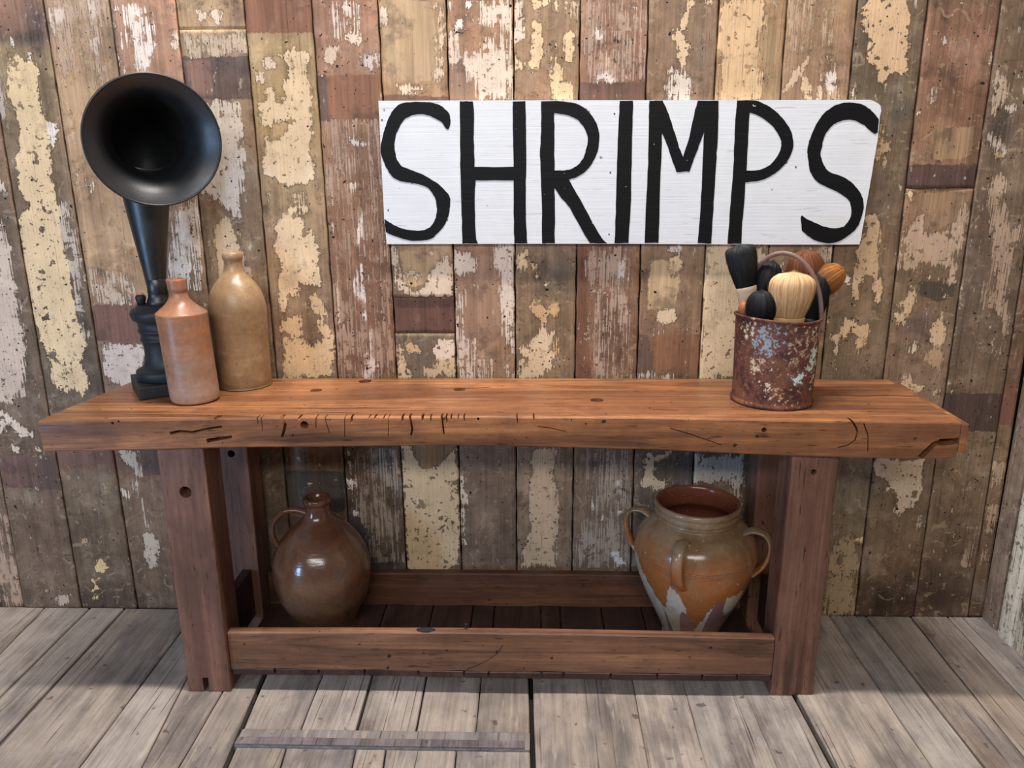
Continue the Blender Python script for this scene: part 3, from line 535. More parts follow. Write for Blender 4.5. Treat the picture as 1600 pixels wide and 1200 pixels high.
def zpx(k, y):
    """height on the wall of photo row y in the middle of column k"""
    xm = (SEAMS[k][0][0]+SEAMS[k+1][0][0])/2; xb = (SEAMS[k][1][0]+SEAMS[k+1][1][0])/2
    return wall2(xm+(xb-xm)*y/945, y)[1]
def wall_board(k, z0, z1, dy):
    L, R = SX[k], SX[k+1]; g = .0021
    nz = max(3, int((z1-z0)/.0095)); wd = R((z0+z1)/2)-L((z0+z1)/2); nx = max(6, int(wd/.0085))
    us = np.concatenate([[0, .012], np.linspace(.03, .97, nx-1), [.988, 1]]); zs = np.linspace(z0+.0008, z1-.0008, nz)
    U, Z = np.meshgrid(us, zs); U = U.ravel(); Z = Z.ravel()
    X = L(Z)+g + U*((R(Z)-g)-(L(Z)+g))
    ph = RNG.uniform(0, 6.28, 4); cup = RNG.uniform(-.0012, .0016)
    Y = dy + cup*(1-(2*U-1)**2)*-1 + .0008*np.sin(Z*3.1+ph[0]) + .0004*np.sin(Z*11+ph[1])
    nu = len(us)
    ed = np.minimum(U, 1-U)
    Y = Y + np.where(ed < .001, .0035, np.where(ed < .02, .0008, 0))
    X = X + np.where(ed < .001, (.0007*np.sin(Z*37+ph[2])+.0006*np.sin(Z*83+ph[3])), 0)
    v = np.stack([X, Y, Z], 1); n0 = len(v)
    f = [(r*nu+c, r*nu+c+1, (r+1)*nu+c+1, (r+1)*nu+c) for r in range(nz-1) for c in range(nu-1)]
    # rim turned back to the backing so every board is a solid slab
    ring = [c for c in range(nu)] + [r*nu+nu-1 for r in range(1, nz)] + [(nz-1)*nu+c for c in range(nu-2, -1, -1)] + [r*nu for r in range(nz-2, 0, -1)]
    back = v[ring].copy(); back[:, 1] = .024
    v = np.concatenate([v, back]); m_ = len(ring)
    f += [(ring[i], n0+i, n0+(i+1) % m_, ring[(i+1) % m_]) for i in range(m_)]
    f.append(tuple(n0+i for i in range(m_-1, -1, -1)))
    me = bpy.data.meshes.new('wall_board'); me.from_pydata(v.tolist(), [], f); me.update()
    me.polygons.foreach_set('use_smooth', [i < (nz-1)*(nu-1) for i in range(len(f))])
    # paint layers of this board, shade tones mixed into the base
    P = v[:, [0, 2]]; N = len(P)
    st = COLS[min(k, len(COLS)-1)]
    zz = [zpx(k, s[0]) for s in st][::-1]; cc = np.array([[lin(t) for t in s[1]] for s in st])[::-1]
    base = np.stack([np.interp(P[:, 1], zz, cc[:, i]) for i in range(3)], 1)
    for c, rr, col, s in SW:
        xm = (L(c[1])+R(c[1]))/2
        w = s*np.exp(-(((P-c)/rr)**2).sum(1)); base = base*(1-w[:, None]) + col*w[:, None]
    msd = np.full(N, -.06); mcol = np.tile([.1, .06, .04], (N, 1)); psd = np.full(N, -.06); pcol = np.tile([lin(t) for t in CR], (N, 1)); pst = np.zeros(N)
    def mine(c): return z0 <= c[1] <= z1 and L(c[1]) <= c[0] <= R(c[1])
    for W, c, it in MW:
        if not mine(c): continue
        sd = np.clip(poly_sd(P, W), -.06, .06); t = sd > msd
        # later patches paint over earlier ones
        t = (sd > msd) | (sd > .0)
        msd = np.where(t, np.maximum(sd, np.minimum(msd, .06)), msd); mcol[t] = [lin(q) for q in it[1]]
    for W, c, it in PW:
        if not mine(c): continue
        sd = np.clip(poly_sd(P, W), -.06, .06); sd = np.minimum(sd, it[3]); t = sd > psd
        psd = np.where(t, sd, psd); pcol[t] = [lin(q) for q in it[1]]; pst[t] = it[2]
    one = np.ones((N, 1))
    cattr(me, 'basecol', np.concatenate([base, one], 1)); cattr(me, 'midcol', np.concatenate([mcol, one], 1)); cattr(me, 'pcol', np.concatenate([pcol, one], 1))
    fattr(me, 'midsd', msd); fattr(me, 'psd', psd); fattr(me, 'pstk', pst)
    o = link('wall_board', me, M_PAINT); o.parent = wall_back
    return o
JOINTS = {5: [46], 8: [464, 521], 16: [294]}
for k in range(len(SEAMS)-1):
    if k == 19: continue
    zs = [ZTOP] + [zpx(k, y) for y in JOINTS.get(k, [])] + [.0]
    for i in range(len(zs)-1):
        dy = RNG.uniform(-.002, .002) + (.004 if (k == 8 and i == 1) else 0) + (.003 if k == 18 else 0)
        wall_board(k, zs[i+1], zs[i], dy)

# ================================================================== RIGHT WALL
XR = SX[19](.5)-.0005
bm = bmesh.new(); box_bm(bm, (XR+.024, -2.4, -.02), (XR+.10, .02, ZTOP)); wall_right = structure(from_bm('wall_right', bm, M_VOID))
def side_board(y0, y1, dx, base, paint, sd, stk):
    ny = max(4, int((y1-y0)/.012)); nz = 150
    ys = np.linspace(y0+.002, y1-.002, ny); zs = np.linspace(0, ZTOP, nz)
    A, Z = np.meshgrid(ys, zs); A = A.ravel(); Z = Z.ravel()
    ed = np.minimum(A-y0, y1-A)
    v = np.stack([XR+dx+np.where(ed < .003, .003, 0), A, Z], 1); n0 = len(v)
    f = [(r*ny+c, (r+1)*ny+c, (r+1)*ny+c+1, r*ny+c+1) for r in range(nz-1) for c in range(ny-1)]
    ring = list(range(ny)) + [r*ny+ny-1 for r in range(1, nz)] + [(nz-1)*ny+c for c in range(ny-2, -1, -1)] + [r*ny for r in range(nz-2, 0, -1)]
    back = v[ring].copy(); back[:, 0] = XR+.024; v = np.concatenate([v, back]); m_ = len(ring)
    f += [(ring[i], ring[(i+1) % m_], n0+(i+1) % m_, n0+i) for i in range(m_)]
    f.append(tuple(n0+i for i in range(m_)))
    me = bpy.data.meshes.new('wall_board'); me.from_pydata(v.tolist(), [], f); me.update()
    N = len(v); C4 = lambda c: np.tile([lin(t) for t in c]+[1], (N, 1))
    cattr(me, 'basecol', C4(base)); cattr(me, 'midcol', C4(DB)); cattr(me, 'pcol', C4(paint))
    fattr(me, 'midsd', np.full(N, -.06)); fattr(me, 'psd', np.full(N, sd)); fattr(me, 'pstk', np.full(N, stk))
    o = link('wall_board', me, M_PAINT); o.parent = wall_right
yb = .004
for w, dx, b, p, sd, st in ((.085, 0, (126,108,94), (186,172,156), -.03, .5), (.014, .008, (84,74,66), (120,110,100), -.06, 0), (.075, -.004, (140,128,112), (216,208,192), .012, .4),
                            (.10, .004, (120,104,90), (204,194,176), .004, .5), (.13, 0, (124,104,90), (210,196,170), -.01, .5), (.17, .001, (118,98,84), (210,196,170), .005, .4),
                            (.19, -.001, (124,104,90), (210,196,170), -.02, .5), (.2, .001, (110,92,78), (210,196,170), 0, .4), (.2, 0, (124,104,90), (220,206,180), .01, .4), (.2, .001, (118,98,84), (210,196,170), -.01, .4), (.2, -.001, (124,104,90), (210,196,170), .005, .4), (.2, 0, (112,94,80), (216,200,170), -.02, .4), (.2, .001, (124,104,90), (210,196,170), .0, .4), (.2, 0, (118,98,84), (210,196,170), -.01, .4)):
    side_board(yb-w, yb, dx, b, p, sd, st); yb -= w

# ================================================================== FLOOR
bm = bmesh.new(); box_bm(bm, (-2.56, -2.4, -.10), (XR+.02, .022, -.024)); floor = structure(from_bm('floor', bm, M_VOID))
def fx(p, q):
    a, b = on_z(*p, 0), on_z(*q, 0)
    return lambda Y: a[0] + (Y-a[1])*(b[0]-a[0])/(b[1]-a[1])
def const(x): return lambda Y: x
def floor_board(L, R, y0, y1, z, tone, gl=.0015, gr=.0015, name='floor_board', thick=.024):
    n = max(2, int((y1-y0)/.05)); v = []; f = []
    ph = random.uniform(0, 6.28)
    for i in range(n+1):
        Y = y0 + (y1-y0)*i/n; a, b = L(Y)+gl, R(Y)-gr
        w = .0006*math.sin(Y*19+ph)
        for X, Z in ((a+w, z-thick), (a+w, z-.003), (a+.003+w, z), ((a+b)/2, z+.0008*math.sin(Y*7+ph)), (b-.003+w, z), (b+w, z-.003), (b+w, z-thick)):
            v.append((X, Y, Z))
    for i in range(n):
        for j in range(7):
            k = (j+1) % 7; f.append((i*7+j, i*7+k, (i+1)*7+k, (i+1)*7+j))
    f.append(tuple(range(7))[::-1]); f.append(tuple(n*7+j for j in range(7)))
    o = mesh(name, v, f, M_FLOOR, floor); t = tone
    o.color = S(*t); return o
def ft(s=0):
    a = random.uniform(-12, 12); b = random.uniform(-5, 5)
    return (176+s+a, 162+s+a+b*.5, 151+s+a+b)
LS = [const(-2.56), const(-2.36), const(-2.17), fx((-120,1030),(-40,951)), fx((0,1021),(68,951)), fx((0,1089),(139,951)), fx((0,1160),(195,950)), fx((122,1200),(280,990)), fx((220,1200),(290,1063)), fx((278,1200),(346,1084))]
gapL = fx((412,1055),(352,1196)); gapR = fx((829,1053),(833,1195)); gapI = fx((1241,1086),(1303,1200))
for i in range(len(LS)-1): floor_board(LS[i], LS[i+1], -2.38, 0, random.uniform(-.001, .001), ft(), .0042 if i in (5, 6) else .0022, .0042 if i in (4, 5) else .0022)
floor_board(LS[-1], lambda Y: gapL(Y)-.006, -2.38, 0, 0, ft(-14), .0012, 0)
# the hatch let into the floor: short boards on both sides of a cross batten
YB0, YB1 = -.668, -.604
HS = [lambda Y: gapL(Y)+.006, fx((497,1070),(470,1138)), fx((582,1053),(557,1140)), fx((668,1053),(650,1143)), fx((752,1060),(743,1143)), lambda Y: gapR(Y)-.006]
for i in range(5): floor_board(HS[i], HS[i+1], YB1+.002, -.30, -.003, ft(-4), .0015 if i != 2 else .004, .0015 if i not in (1, 2) else .004)
HS2 = [lambda Y: gapL(Y)+.006, fx((447,1167),(437,1200)), fx((556,1168),(549,1200)), fx((603,1170),(598,1200)), fx((713,1172),(710,1200)), lambda Y: gapR(Y)-.006]
for i in range(5): floor_board(HS2[i], HS2[i+1], -1.25, YB0-.002, -.003, ft(-8), .002, .002)
floor_board(lambda Y: gapL(Y)+.006, lambda Y: gapR(Y)-.006, -2.38, -1.256, -.001, ft())
v = []
bm = bmesh.new(); box_bm(bm, (gapL(YB1)+.006, YB0, -.024), (gapR(YB1)-.006, YB1, .004)); bevel_all(bm, .003); o = from_bm('hatch_batten', bm, M_FLOOR, floor); o.color = S(150, 140, 136)
bm = bmesh.new(); box_bm(bm, (gapL(YB1)+.008, YB0, .0045), (gapR(YB1)-.02, YB0+.026, .010)); bevel_all(bm, .002); o = from_bm('hatch_batten', bm, M_FLOOR, floor); o.color = S(136, 124, 126)
for i, (a, b) in enumerate(((-.83, -.60), (-.60, -.38), (-.38, -.2), (-.2, -.01))): floor_board(const(a), const(b), -.296, 0, -.002, ft(-10))
MS = [lambda Y: gapR(Y)+.006, fx((987,1055),(1014,1200)), fx((1066,1060),(1105,1200)), lambda Y: gapI(Y)-.005]
for i in range(3): floor_board(MS[i], MS[i+1], -2.38, 0, -.001, ft(4), .0006, .0006)
RS = [lambda Y: gapI(Y)+.005, fx((1296,962),(1457,1200)), fx((1352,961),(1540,1200)), fx((1420,960),(1560,1133)), fx((1482,965),(1600,1093)), const(XR+.02)]
for i in range(5): floor_board(RS[i], RS[i+1], -2.38, 0, .003 if i == 0 else random.uniform(-.001, .001), ft(2), .0024 if i != 2 else .004, .0024 if i != 1 else .004)

# ================================================================== WORKBENCH
HB = .85
def boolean_cut(o, cut_bm):
    """carve holes and cracks out of o, leaving a plain mesh behind"""
    bmesh.ops.recalc_face_normals(cut_bm, faces=cut_bm.faces)
    me = bpy.data.meshes.new('cut'); cut_bm.to_mesh(me); cut_bm.free()
    c = bpy.data.objects.new('cut', me); COL.objects.link(c)
    md = o.modifiers.new('cut', 'BOOLEAN'); md.operation = 'DIFFERENCE'; md.object = c; md.solver = 'EXACT'; md.use_self = True
    bpy.context.view_layer.update()
    ev = o.evaluated_get(bpy.context.evaluated_depsgraph_get())
    new = bpy.data.meshes.new_from_object(ev)
    o.modifiers.clear(); old = o.data; o.data = new; new.name = old.name
    bpy.data.objects.remove(c, do_unlink=True)
    bpy.data.meshes.remove(me)
bench = tag(empty('workbench', (-.09, -.24, 0)), 'long reddish brown wooden workbench with thick worn top and slatted lower shelf', 'workbench')
# --- top slab, front edge worn slightly concave
FE = [on_z(*p, HB) for p in ((58,658),(200,656),(400,653),(700,651),(1000,652),(1200,656),(1400,659),(1500,660))]
BE = [(62,702),(150,702.5),(400,702),(700,702.5),(950,707),(1100,711),(1250,715),(1400,717),(1470,717),(1505,712)]
BE = [on_y(x, y, -.46) for x, y in BE]
fxs, fys = [p[0] for p in FE], [p[1] for p in FE]; bxs, bzs = [p[0] for p in BE], [p[2] for p in BE]
XL, XRR = -1.303, 1.098
NX = 200; v = []; f = []
prof_n = 12
rgx = np.random.default_rng(3)
chip = np.convolve(rgx.normal(0, 1, NX+1), np.ones(3)/3, 'same')
for i in range(NX+1):
    s = i/NX; X = XL+(XRR-XL)*s; yf = float(np.interp(X, fxs, fys)); zb = float(np.interp(X, bxs, bzs))
    xb = X + .045*(1-s)**6 * 0 + (.046*(1-s) if s < .12 else .046*.88*max(0, 1-(s-.12)/.2) if s < .32 else 0)
    c = .0045+.0013*chip[i]
    sink = -.0012+.0010*math.sin(X*2.1+1)
    pts = [(xb, -.034, zb+.004), (xb, -.03, HB-.004), (xb, -.034, HB+sink), (xb, -.2, HB+sink), (X, yf+.06, HB+sink*.5), (X, yf+c, HB), (X, yf+c*.3, HB-c*.3), (X, yf, HB-c),
           (X, yf+.002*math.sin(X*5), HB-.045), (X, yf+.001, zb+.004), (X, yf+.005, zb), (X, -.2, zb+.001)]
    for k in range(5, 8): pts[k] = (pts[k][0], pts[k][1], pts[k][2]+.0006*chip[i])
    v += pts
for i in range(NX):
    for k in range(prof_n):
        j = (k+1) % prof_n; f.append((i*prof_n+k, i*prof_n+j, (i+1)*prof_n+j, (i+1)*prof_n+k))
f.append(tuple(range(prof_n))[::-1]); f.append(tuple(NX*prof_n+k for k in range(prof_n)))
me = bpy.data.meshes.new('bench_top'); me.from_pydata(v, [], f)
bmt = bmesh.new(); bmt.from_mesh(me); bmesh.ops.recalc_face_normals(bmt, faces=bmt.faces); bmt.to_mesh(me); bmt.free()
top = link('bench_top', me, M_TOP)
cut = bmesh.new()
for x, y, r in ((494,609,.018), (718,608,.018), (933,625,.019), (570,595,.020)):   # dog holes
    p = on_z(x, y, HB); cyl_bm(cut, (p[0], p[1], HB-.05), (0, 0, 1), r, .08)
for x, y, r in ((473,667,.011), (1196,674,.007), (746,660,.004), (179,659,.004), (188,657,.003)):
    p = on_y(x, y, -.46); cyl_bm(cut, (p[0], -.40, p[2]), (0, -1, 0), r, .13, 14)
def slot(pts, w=.0022, depth=.03, y=-.46):
    """a crack following photo points on the bench front"""
    P = [on_y(a, b, y) for a, b in pts]
    for i in range(len(P)-1):
        a, b = P[i], P[i+1]; d = np.array([b[0]-a[0], b[2]-a[2]]); L = np.linalg.norm(d); d /= L; n = np.array([-d[1], d[0]])
        w0, w1 = w*(1-.3*i/len(P)), w*(1-.3*(i+1)/len(P))
        a2 = np.array([a[0], a[2]])-d*.0008; b2 = np.array([b[0], b[2]])+d*.0008
        yy = float(np.interp((a[0]+b[0])/2, fxs, fys))
        q = [a2+n*w0, b2+n*w1, b2-n*w1, a2-n*w0]
        prism(cut, [(t[0], yy+depth, t[1]) for t in q], (0, -1, 0), depth+.06)
for pts, w in (([(432,649),(438,657),(443,666),(441,676),(438,686)],.0042), ([(466,650),(464,659)],.003), ([(491,650),(491,672)],.0013), ([(504,650),(507,664),(512,679)],.0014), ([(536,651),(536,686)],.001), ([(546,649),(547,665)],.0028),
               ([(575,650),(574,658)],.0018), ([(584,649),(583,659)],.0025), ([(598,649),(597,659)],.0015), ([(605,650),(604,686)],.0008), ([(626,650),(627,664)],.0028), ([(636,648),(640,664),(642,676),(640,685)],.0028),
               ([(657,649),(659,664)],.0032), ([(670,650),(672,664)],.0018), ([(685,645),(689,660),(692,684)],.0026), ([(694,648),(697,666)],.0022), ([(702,650),(704,662)],.002), ([(713,650),(715,661)],.0013), ([(722,650),(725,664)],.002),
               ([(398,650),(401,664)],.0014), ([(405,652),(408,674)],.001), ([(806,650),(809,667)],.0016), ([(833,650),(835,664)],.002), ([(866,648),(867,654)],.001),
               ([(840,672),(860,674),(885,680)],.0012), ([(1050,674),(1085,684),(1130,699)],.0012), ([(1331,657),(1338,668),(1340,676),(1336,688),(1325,696),(1310,700)],.0022), ([(1350,662),(1356,680),(1356,705)],.0014),
               ([(1433,719),(1445,706),(1458,693),(1466,690)],.0075), ([(1466,690),(1485,689),(1500,686),(1516,680)],.0085), ([(266,677),(280,674),(300,676),(322,671),(345,668)],.0034), ([(322,690),(340,687),(360,684)],.005), ([(333,657),(340,655)],.003)):
    slot(pts, w*1.15, .05 if w > .007 else .03)
for pts, w in (([(1262,617),(1300,616.5),(1345,618.5),(1385,617),(1432,619)], .0055), ([(1300,609),(1350,610),(1390,609)], .002), ([(690,607),(740,606),(765,605)], .003), ([(560,636),(600,637),(640,636)], .002), ([(1020,640),(1060,641)], .0025), ([(480,645),(530,644),(560,645)], .002), ([(850,631),(880,632)], .002)):
    P = [on_z(a, b, HB) for a, b in pts]
    for i in range(len(P)-1):
        a, b = P[i][:2], P[i+1][:2]; d = (b-a)/np.linalg.norm(b-a); nn = np.array([-d[1], d[0]]); a = a-d*.001; b = b+d*.001
        prism(cut, [(t[0], t[1], HB-.014) for t in (a-nn*w, b-nn*w, b+nn*w, a+nn*w)], (0, 0, 1), .04)
boolean_cut(top, cut)
put(top, bench)
# thin strip along the right end
bm = bmesh.new(); prism(bm, [(XRR+.0015, -.466, .768), (XRR+.0015, -.466, HB-.004), (XRR+.0015, -.045, HB-.002), (XRR+.0015, -.045, .768)], (1, 0, 0), .02); bevel_all(bm, .004); put(from_bm('end_strip', bm, M_TOP), bench)
# long check in the top, and a plugged mark, are cut as a groove part
# --- legs
def leg(x0, x1, y0, y1, ztop, cutter=None):
    bm = bmesh.new(); box_bm(bm, (x0, y0, 0), (x1, y1, ztop))
    bevel_all(bm, .006, 2)
    o = from_bm('leg', bm, M_LEG)
    if cutter: boolean_cut(o, cutter)
    return put(o, bench)
c = bmesh.new()
p = on_y(291, 768, -.44); cyl_bm(c, (p[0], -.36, p[2]), (0, -1, 0), .017, .12, 22)
a, b = on_y(317, 1057, -.44), on_y(329, 1080, -.44); box_bm(c, (a[0], -.5, -.02), (b[0], -.38, a[2]))
leg(-1.018, -.890, -.445, -.335, .766, c)
c = bmesh.new(); p = on_y(1271, 737, -.425); cyl_bm(c, (p[0], -.39, p[2]), (0, -1, 0), .008, .12, 14)
leg(.690, .815, -.428, -.318, .752, c)
a, b = on_y(338, 705, -.14), on_y(391, 705, -.14)
c = bmesh.new(); p = on_y(361, 709, -.14); cyl_bm(c, (p[0], -.10, p[2]), (0, -1, 0), .012, .1, 14)
leg(-1.000, -.892, -.140, -.036, .764, c)
leg(.690, .815, -.140, -.036, .752)
# --- rails and shelf
def rail(name, x0, x1, y0, y1, z0, z1, mat=M_RAIL, wav=.004, nx=40):
    v = []; f = []
    for i in range(nx+1):
        X = x0+(x1-x0)*i/nx; s = i/nx; w = wav*math.sin(s*math.pi); e = .0015*math.sin(X*23)+.001*math.sin(X*51)
        for Y, Z in ((y0, z0+e), (y0-.0, z1-.004+w), (y0+.004, z1+w), (y1, z1+w), (y1, z0)): v.append((X, Y, Z))
    for i in range(nx):
        for k in range(5): j = (k+1) % 5; f.append((i*5+k, i*5+j, (i+1)*5+j, (i+1)*5+k))
    f.append(tuple(range(5))[::-1]); f.append(tuple(nx*5+k for k in range(5)))
    o = mesh(name, v, f, mat)
    b = bmesh.new(); b.from_mesh(o.data); bmesh.ops.recalc_face_normals(b, faces=b.faces); b.to_mesh(o.data); b.free()
    return o
ra = rail('front_rail', -.888, .688, -.430, -.404, .071, .190, wav=.007)
cut = bmesh.new(); slot([(729,1046),(745,1040),(765,1030),(778,1020),(786,1008)], .0014, .012, -.43)
for q in cut.verts: q.co.y += .03
boolean_cut(ra, cut); put(ra, bench)
put(rail('back_rail', -.888, .688, -.075, -.045, .071, .185, M_SHADED_RAIL), bench)
for x0, x1 in ((-.945, -.915), (.725, .755)):
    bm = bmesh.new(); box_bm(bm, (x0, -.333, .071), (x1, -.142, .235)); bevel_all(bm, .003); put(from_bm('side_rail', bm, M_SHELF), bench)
ss = [-.888, -.76, -.63, -.494, -.335, -.201, -.129, .025, .089, .226, .36, .49, .59, .688]
for i in range(len(ss)-1):
    bm = bmesh.new(); dy = random.uniform(-.003, .003); dz = random.uniform(-.001, .001)
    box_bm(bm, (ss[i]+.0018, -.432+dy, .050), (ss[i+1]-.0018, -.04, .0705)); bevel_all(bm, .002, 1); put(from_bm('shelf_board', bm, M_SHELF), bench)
M_IRON = plain('old_iron', S(64, 62, 64), .55, .6)
p = on_z(665, 986, .197); bm = bmesh.new(); prism(bm, [(p[0]+.028*math.cos(a), -.417+.0115*math.sin(a), .1958) for a in np.linspace(0, 2*math.pi, 18, endpoint=False)], (0, 0, 1), .0025); from_bm('metal_plate', bm, M_IRON, ra)
p = on_z(727, 982, .197); bm = bmesh.new(); cyl_bm(bm, (p[0], -.407, .195), (.2, .1, 1), .003, .014, 10); cyl_bm(bm, (p[0]+.0026, -.4057, .2085), (.2, .1, 1), .0055, .0025, 12); from_bm('nail', bm, M_IRON, ra)

# ================================================================== SIGN
def sign_material():
    n = NT('white_sign_paint'); g = n.noise((3, 60, 150), 5, .6); mt = n.noise(12, 6, .65)
    col = n.mul(S(230, 231, 234)[:3], n.math('MULTIPLY_ADD', mt, .16, .91))
    col = n.mix(n.step(n.noise((9, 60, 190), 4, .55), .63, .69, 0, .55), col, S(168, 166, 168))
    col = n.mix(n.step(n.noise(24, 2, .5), .735, .77, 0, .8), col, S(86, 78, 72))
    return n.out(col, .5, n.bump(g, .0008, .7), 0, .4)
def letter_material():
    n = NT('black_sign_paint'); g = n.noise((4, 60, 170), 5, .6)
    col = n.mix(n.step(g, .45, .75, 0, .5), S(9, 9, 11), S(24, 24, 28))
    col = n.mix(n.step(n.noise(60, 3, .6), .73, .75, 0, .9), col, S(190, 190, 190))
    return n.out(col, .55, n.bump(g, .0006, .6), 0, .2)
M_SIGN, M_LET = sign_material(), letter_material()
YS = -.024
sign = tag(empty('shop_sign', (on_y(985, 270, YS)[0], -.012, on_y(985, 380, YS)[2])), 'white painted board sign with black hand lettering SHRIMPS hung on the plank wall', 'sign')
def s1(x, y): return on_y(580+x/3.902, 140+y/3.902, YS)
def s2(x, y): return on_y(980+x/3.902, 140+y/3.902, YS)
outline = [s1(44,68), s1(400,66), s1(1000,65), s2(0,64), s2(500,64), s2(1000,63), s2(1478,62), s2(1500,68), s2(1530,84), s2(1545,98), s2(1549,130), s2(1540,165), s2(1538,200), s2(1528,300), s2(1510,400), s2(1491,520), s2(1484,560), s2(1470,640), s2(1455,720), s2(1448,780), s2(1432,860), s2(1428,900), s2(1416,944),
           s2(1300,945), s2(900,945), s2(400,943), s1(1580,940), s1(1000,940), s1(500,941), s1(95,942), s1(80,800), s1(70,600), s1(57,350)]
bm = bmesh.new(); prism(bm, [(p[0], YS, p[2]) for p in outline], (0, 1, 0), .019)
sign_board = put(from_bm('sign_board', bm, M_SIGN), sign)
def smooth_loop(pts, n=4):
    P = [np.array(p, float) for p in pts]; N = len(P); out = []
    for i in range(N):
        a, b, c, d = P[i-1], P[i], P[(i+1) % N], P[(i+2) % N]
        # keep corners sharp, round gentle bends
        def ang(p, q, r):
            u, w = q-p, r-q; return (u @ w)/(np.linalg.norm(u)*np.linalg.norm(w)+1e-9)
        s0, s1_ = ang(a, b, c) > .8, ang(b, c, d) > .8
        m0 = (c-a)*.5 if s0 else (c-b); m1 = (d-b)*.5 if s1_ else (c-b)
        for k in range(n):
            t = k/n; h = (2*t**3-3*t*t+1)*b + (t**3-2*t*t+t)*m0 + (-2*t**3+3*t*t)*c + (t**3-t*t)*m1
            out.append(h)
    return out
def letter(fn, loops):
    L3 = []
    for lp in loops:
        q = smooth_loop(lp)
        q = [p + RNG.normal(0, .9, 2) for p in q]
        L3.append([Vector(fn(*p)) for p in q])
    flat = [p for l in L3 for p in l]; n = len(flat)
    tri = tessellate_polygon(L3)
    th = .0012
    v = [(p.x, YS-th, p.z) for p in flat] + [(p.x, YS+.0002, p.z) for p in flat]
    f = [tuple(t) for t in tri]; f += [tuple(i+n for i in t[::-1]) for t in tri]
    k0 = 0
    for l in L3:
        m_ = len(l)
        for i in range(m_): f.append((k0+i, k0+(i+1) % m_, n+k0+(i+1) % m_, n+k0+i))
        k0 += m_
    bm = bmesh.new(); me = bpy.data.meshes.new('t'); me.from_pydata(v, [], f); bm.from_mesh(me); bpy.data.meshes.remove(me)
    return from_bm('painted_letter', bm, M_LET, sign_board)
letter(s1, [[(470,243),(483,210),(480,160),(462,130),(420,95),(360,78),(290,75),(215,78),(165,95),(125,140),(100,190),(80,250),(65,310),(58,370),(65,410),(85,460),(110,505),(140,540),(180,558),(240,568),(300,580),(345,600),(375,635),(395,680),(400,740),(390,790),(370,825),(340,850),(290,860),(230,855),(170,840),(120,815),(82,790),(88,862),(110,880),(150,895),(210,915),(270,922),(330,918),(375,905),(400,880),(430,850),(460,800),(478,740),(483,680),(475,645),(445,610),(410,575),(360,545),(320,520),(270,500),(220,480),(185,465),(160,430),(148,390),(142,340),(150,280),(175,225),(200,185),(240,160),(290,150),(340,155),(390,175),(430,200),(455,235)]])
letter(s1, [[(540,72),(620,72),(628,150),(625,300),(630,470),(868,472),(865,300),(862,150),(865,72),(940,72),(943,250),(946,450),(942,600),(945,800),(952,938),(872,938),(870,800),(868,553),(636,555),(632,650),(634,800),(640,900),(650,938),(557,938),(552,800),(547,600),(542,400)]])
letter(s1, [[(1035,72),(1130,70),(1200,75),(1260,90),(1310,120),(1350,165),(1375,210),(1390,270),(1388,330),(1375,390),(1345,450),(1310,495),(1260,530),(1205,548),(1240,610),(1290,700),(1340,790),(1390,880),(1420,920),(1438,936),(1335,936),(1310,900),(1260,810),(1210,720),(1160,660),(1118,600),(1120,700),(1118,936),(1042,936),(1040,700),(1035,550),(1030,400),(1035,250)],
            [(1115,143),(1170,150),(1220,165),(1265,190),(1300,235),(1318,280),(1318,330),(1308,370),(1296,410),(1270,450),(1230,478),(1180,492),(1118,492),(1117,300)]])
letter(s1, [[(1515,70),(1595,68),(1593,200),(1588,400),(1585,600),(1580,750),(1568,936),(1485,937),(1490,750),(1495,550),(1502,350),(1510,200)]])
letter(s2, [[(135,68),(215,67),(245,130),(280,230),(310,330),(340,408),(360,350),(385,260),(410,140),(430,68),(558,68),(555,200),(548,350),(540,480),(530,650),(520,800),(512,938),(430,936),(440,800),(450,650),(460,450),(468,260),(430,360),(400,440),(380,500),(300,503),(270,420),(240,330),(212,265),(208,400),(200,600),(195,800),(190,935),(107,935),(112,750),(120,600),(128,400),(132,200)]])
letter(s2, [[(670,67),(780,67),(850,95),(920,145),(970,205),(1000,260),(1012,330),(1000,390),(965,450),(915,500),(850,540),(790,558),(720,565),(712,700),(700,830),(695,940),(612,940),(622,800),(632,650),(645,500),(652,350),(658,200),(664,140)],
            [(745,140),(790,155),(850,190),(900,240),(930,290),(940,330),(932,370),(912,410),(880,450),(830,480),(780,492),(728,494),(735,330)]])
letter(s2, [[(1533,180),(1490,130),(1440,95),(1380,80),(1320,80),(1260,100),(1200,145),(1160,200),(1130,260),(1105,330),(1098,380),(1105,440),(1112,490),(1135,535),(1170,570),(1230,600),(1290,630),(1335,660),(1362,700),(1365,760),(1350,800),(1320,835),(1270,845),(1200,835),(1140,810),(1090,785),(1065,765),(1058,790),(1065,860),(1100,890),(1150,920),(1230,938),(1300,920),(1360,880),(1400,840),(1430,770),(1442,710),(1430,650),(1400,600),(1360,560),(1310,530),(1240,505),(1210,480),(1190,440),(1178,390),(1190,340),(1200,290),(1230,240),(1270,205),(1330,185),(1390,190),(1440,215),(1480,250),(1510,270),(1526,262)]])
for p in (s1(1483,147), s1(1458,505), s1(1450,882), s1(66,185), s1(104,735), s2(1028,472)):
    bm = bmesh.new(); cyl_bm(bm, (p[0], YS+.001, p[2]), (0, -1, 0), .0024 if p is not None else 0, .0018, 10); from_bm('nail_head', bm, M_IRON, sign_board)

